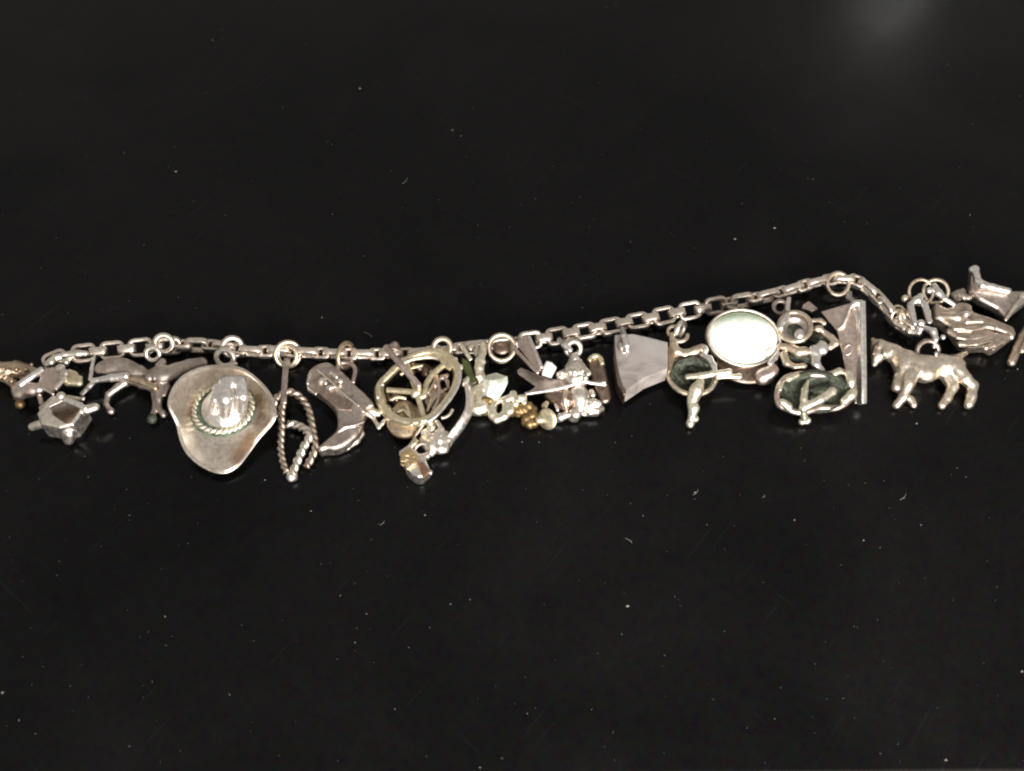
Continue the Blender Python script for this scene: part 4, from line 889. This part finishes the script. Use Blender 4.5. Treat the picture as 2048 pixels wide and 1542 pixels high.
for q in ((1060, 760, 48, 8, 8, 8), (1690, 1050, 42, 7, 11, 8), (1490, 960, 50, 5, 5, 5)):
    c = Cast(1.3); c.ell(z(*q[:3]), q[3:]); c.build('bright_spot', BRIGHT, t)  # small bright silver ovals set on the feather
c = Cast(1.3); c.path([z(620, 360, 52, 6), z(680, 460, 58, 8), z(760, 540, 56, 6), z(890, 620, 50, 5)], k=3); c.ball(z(550, 430, 48), 7, k=3); c.build('bail', BRIGHT, t)
c = Cast(1.3); c.path([z(1700, 1430, 10, 9), z(1780, 1250, 16, 9), z(1850, 1080, 20, 9), z(1930, 960, 20, 9)], k=3); c.path([z(1850, 1270, 30, 6), z(1930, 1100, 32, 6)], k=2); c.build('stem', FEATHM, t)

# 22 flared horn
t = thing('flared_horn_charm', 'grey silver flared spool shaped charm farthest right behind the feather', 'charm', (1990, 620))
c = Cast(1.5); c.plate([z(1090, 180, 30), z(1150, 120, 34), z(1220, 360, 34), z(1650, 450, 34), z(1900, 450, 34), z(2050, 420, 34), z(1900, 620, 28), z(1610, 840, 24), z(1480, 720, 24), z(1220, 600, 24), z(1080, 480, 26)], 30, 9, n=(0, -0.2, 1)); c.ell(z(1400, 640, 52), (40, 8, 14), ang=-12, sub=True); c.build('spool', DARK, t)
c = Cast(1.3); c.path([z(1150, 140, 52, 8), z(1190, 130, 54, 8), z(1230, 300, 56, 8), z(1290, 350, 56, 9), z(1450, 385, 54, 7), z(1655, 435, 50, 7)], k=4); c.build('spool_lip', BRIGHT, t)
c = Cast(1.3); c.path([z(1900, 460, 46, 4.5), z(1760, 640, 42, 4), z(1620, 840, 34, 3.5)], k=3); c.ball(z(1850, 500, 46), 6); c.build('flare_edge', SILVER, t)
c = Cast(1.4)
for q in ((900, 500, 26, 9), (960, 480, 26, 10), (1020, 440, 28, 7), (1020, 520, 26, 10), (1090, 530, 26, 8), (930, 560, 24, 8)): c.ball(z(*q[:3]), q[3], k=4)
c.build('stub', DARK, t, lump=0.8)

# ------------------------------------------------------------------ dust on the table (nobody could count it)
V = []; F = []
DUSTM = rough_mat('dust', (0.14, 0.14, 0.14), (0.30, 0.29, 0.28), 0.9, 3, 0.1)
spots = [(352, 343, 5), (905, 260, 4), (922, 272, 4), (720, 177, 5), (425, 80, 3), (1549, 456, 5), (1470, 478, 5), (1626, 358, 3), (850, 1030, 4), (622, 1022, 3), (1255, 1212, 5), (330, 1233, 3), (1808, 996, 3), (1727, 1081, 3), (1589, 1040, 3),
         (38, 1440, 3), (5, 1385, 4), (1842, 1050, 3), (2044, 1343, 4), (710, 1285, 3), (1078, 884, 3), (1044, 884, 2), (530, 960, 3), (644, 635, 3), (1833, 847, 3), (2035, 738, 4), (1390, 985, 4), (960, 1535, 3), (1892, 1520, 3), (1940, 430, 3)]
for i in range(520): spots.append((random.uniform(-60, 2110), random.uniform(0, 1530), random.choice((0.8, 0.9, 1.0, 1.2, 1.6))))
for x, y, r in spots:
    p = P(x, y, 0); r = r / 100 * 0.52; o0 = len(V); a0 = random.random() * 6
    st_ = random.uniform(0.6, 1.6)
    for i in range(5):
        a_ = a0 + i * 1.2566; q = r * random.uniform(0.6, 1.1); V.append(p + np.array((math.cos(a_) * q * st_, math.sin(a_) * q, 0.003)))
    V.append(p + np.array((0, 0, 0.004 + r * 0.9)))
    for i in range(5): F.append((o0 + i, o0 + (i + 1) % 5, o0 + 5))
for (x, y, dx, dy) in [(1800, 1000, 12, -13), (1250, 1076, 14, 10), (1386, 990, 10, -12), (728, 664, 16, 10), (815, 355, -10, 12), (1525, 995, 3, -6), (760, 1050, 8, -9)]:
    r = 0.0035; A = P(x, y, 0.8); B = P(x + dx, y + dy, 0.8); Mid = P(x + dx * 0.5 + 3, y + dy * 0.5, 1.6)
    v, f = sweep(catmull([A, Mid, B], 5), circ(r, 5), rmf=True); o0 = len(V); V += list(v); F += [tuple(i + o0 for i in q) for q in f]
o = mesh_obj('dust', V, F, DUSTM); o['kind'] = 'stuff'
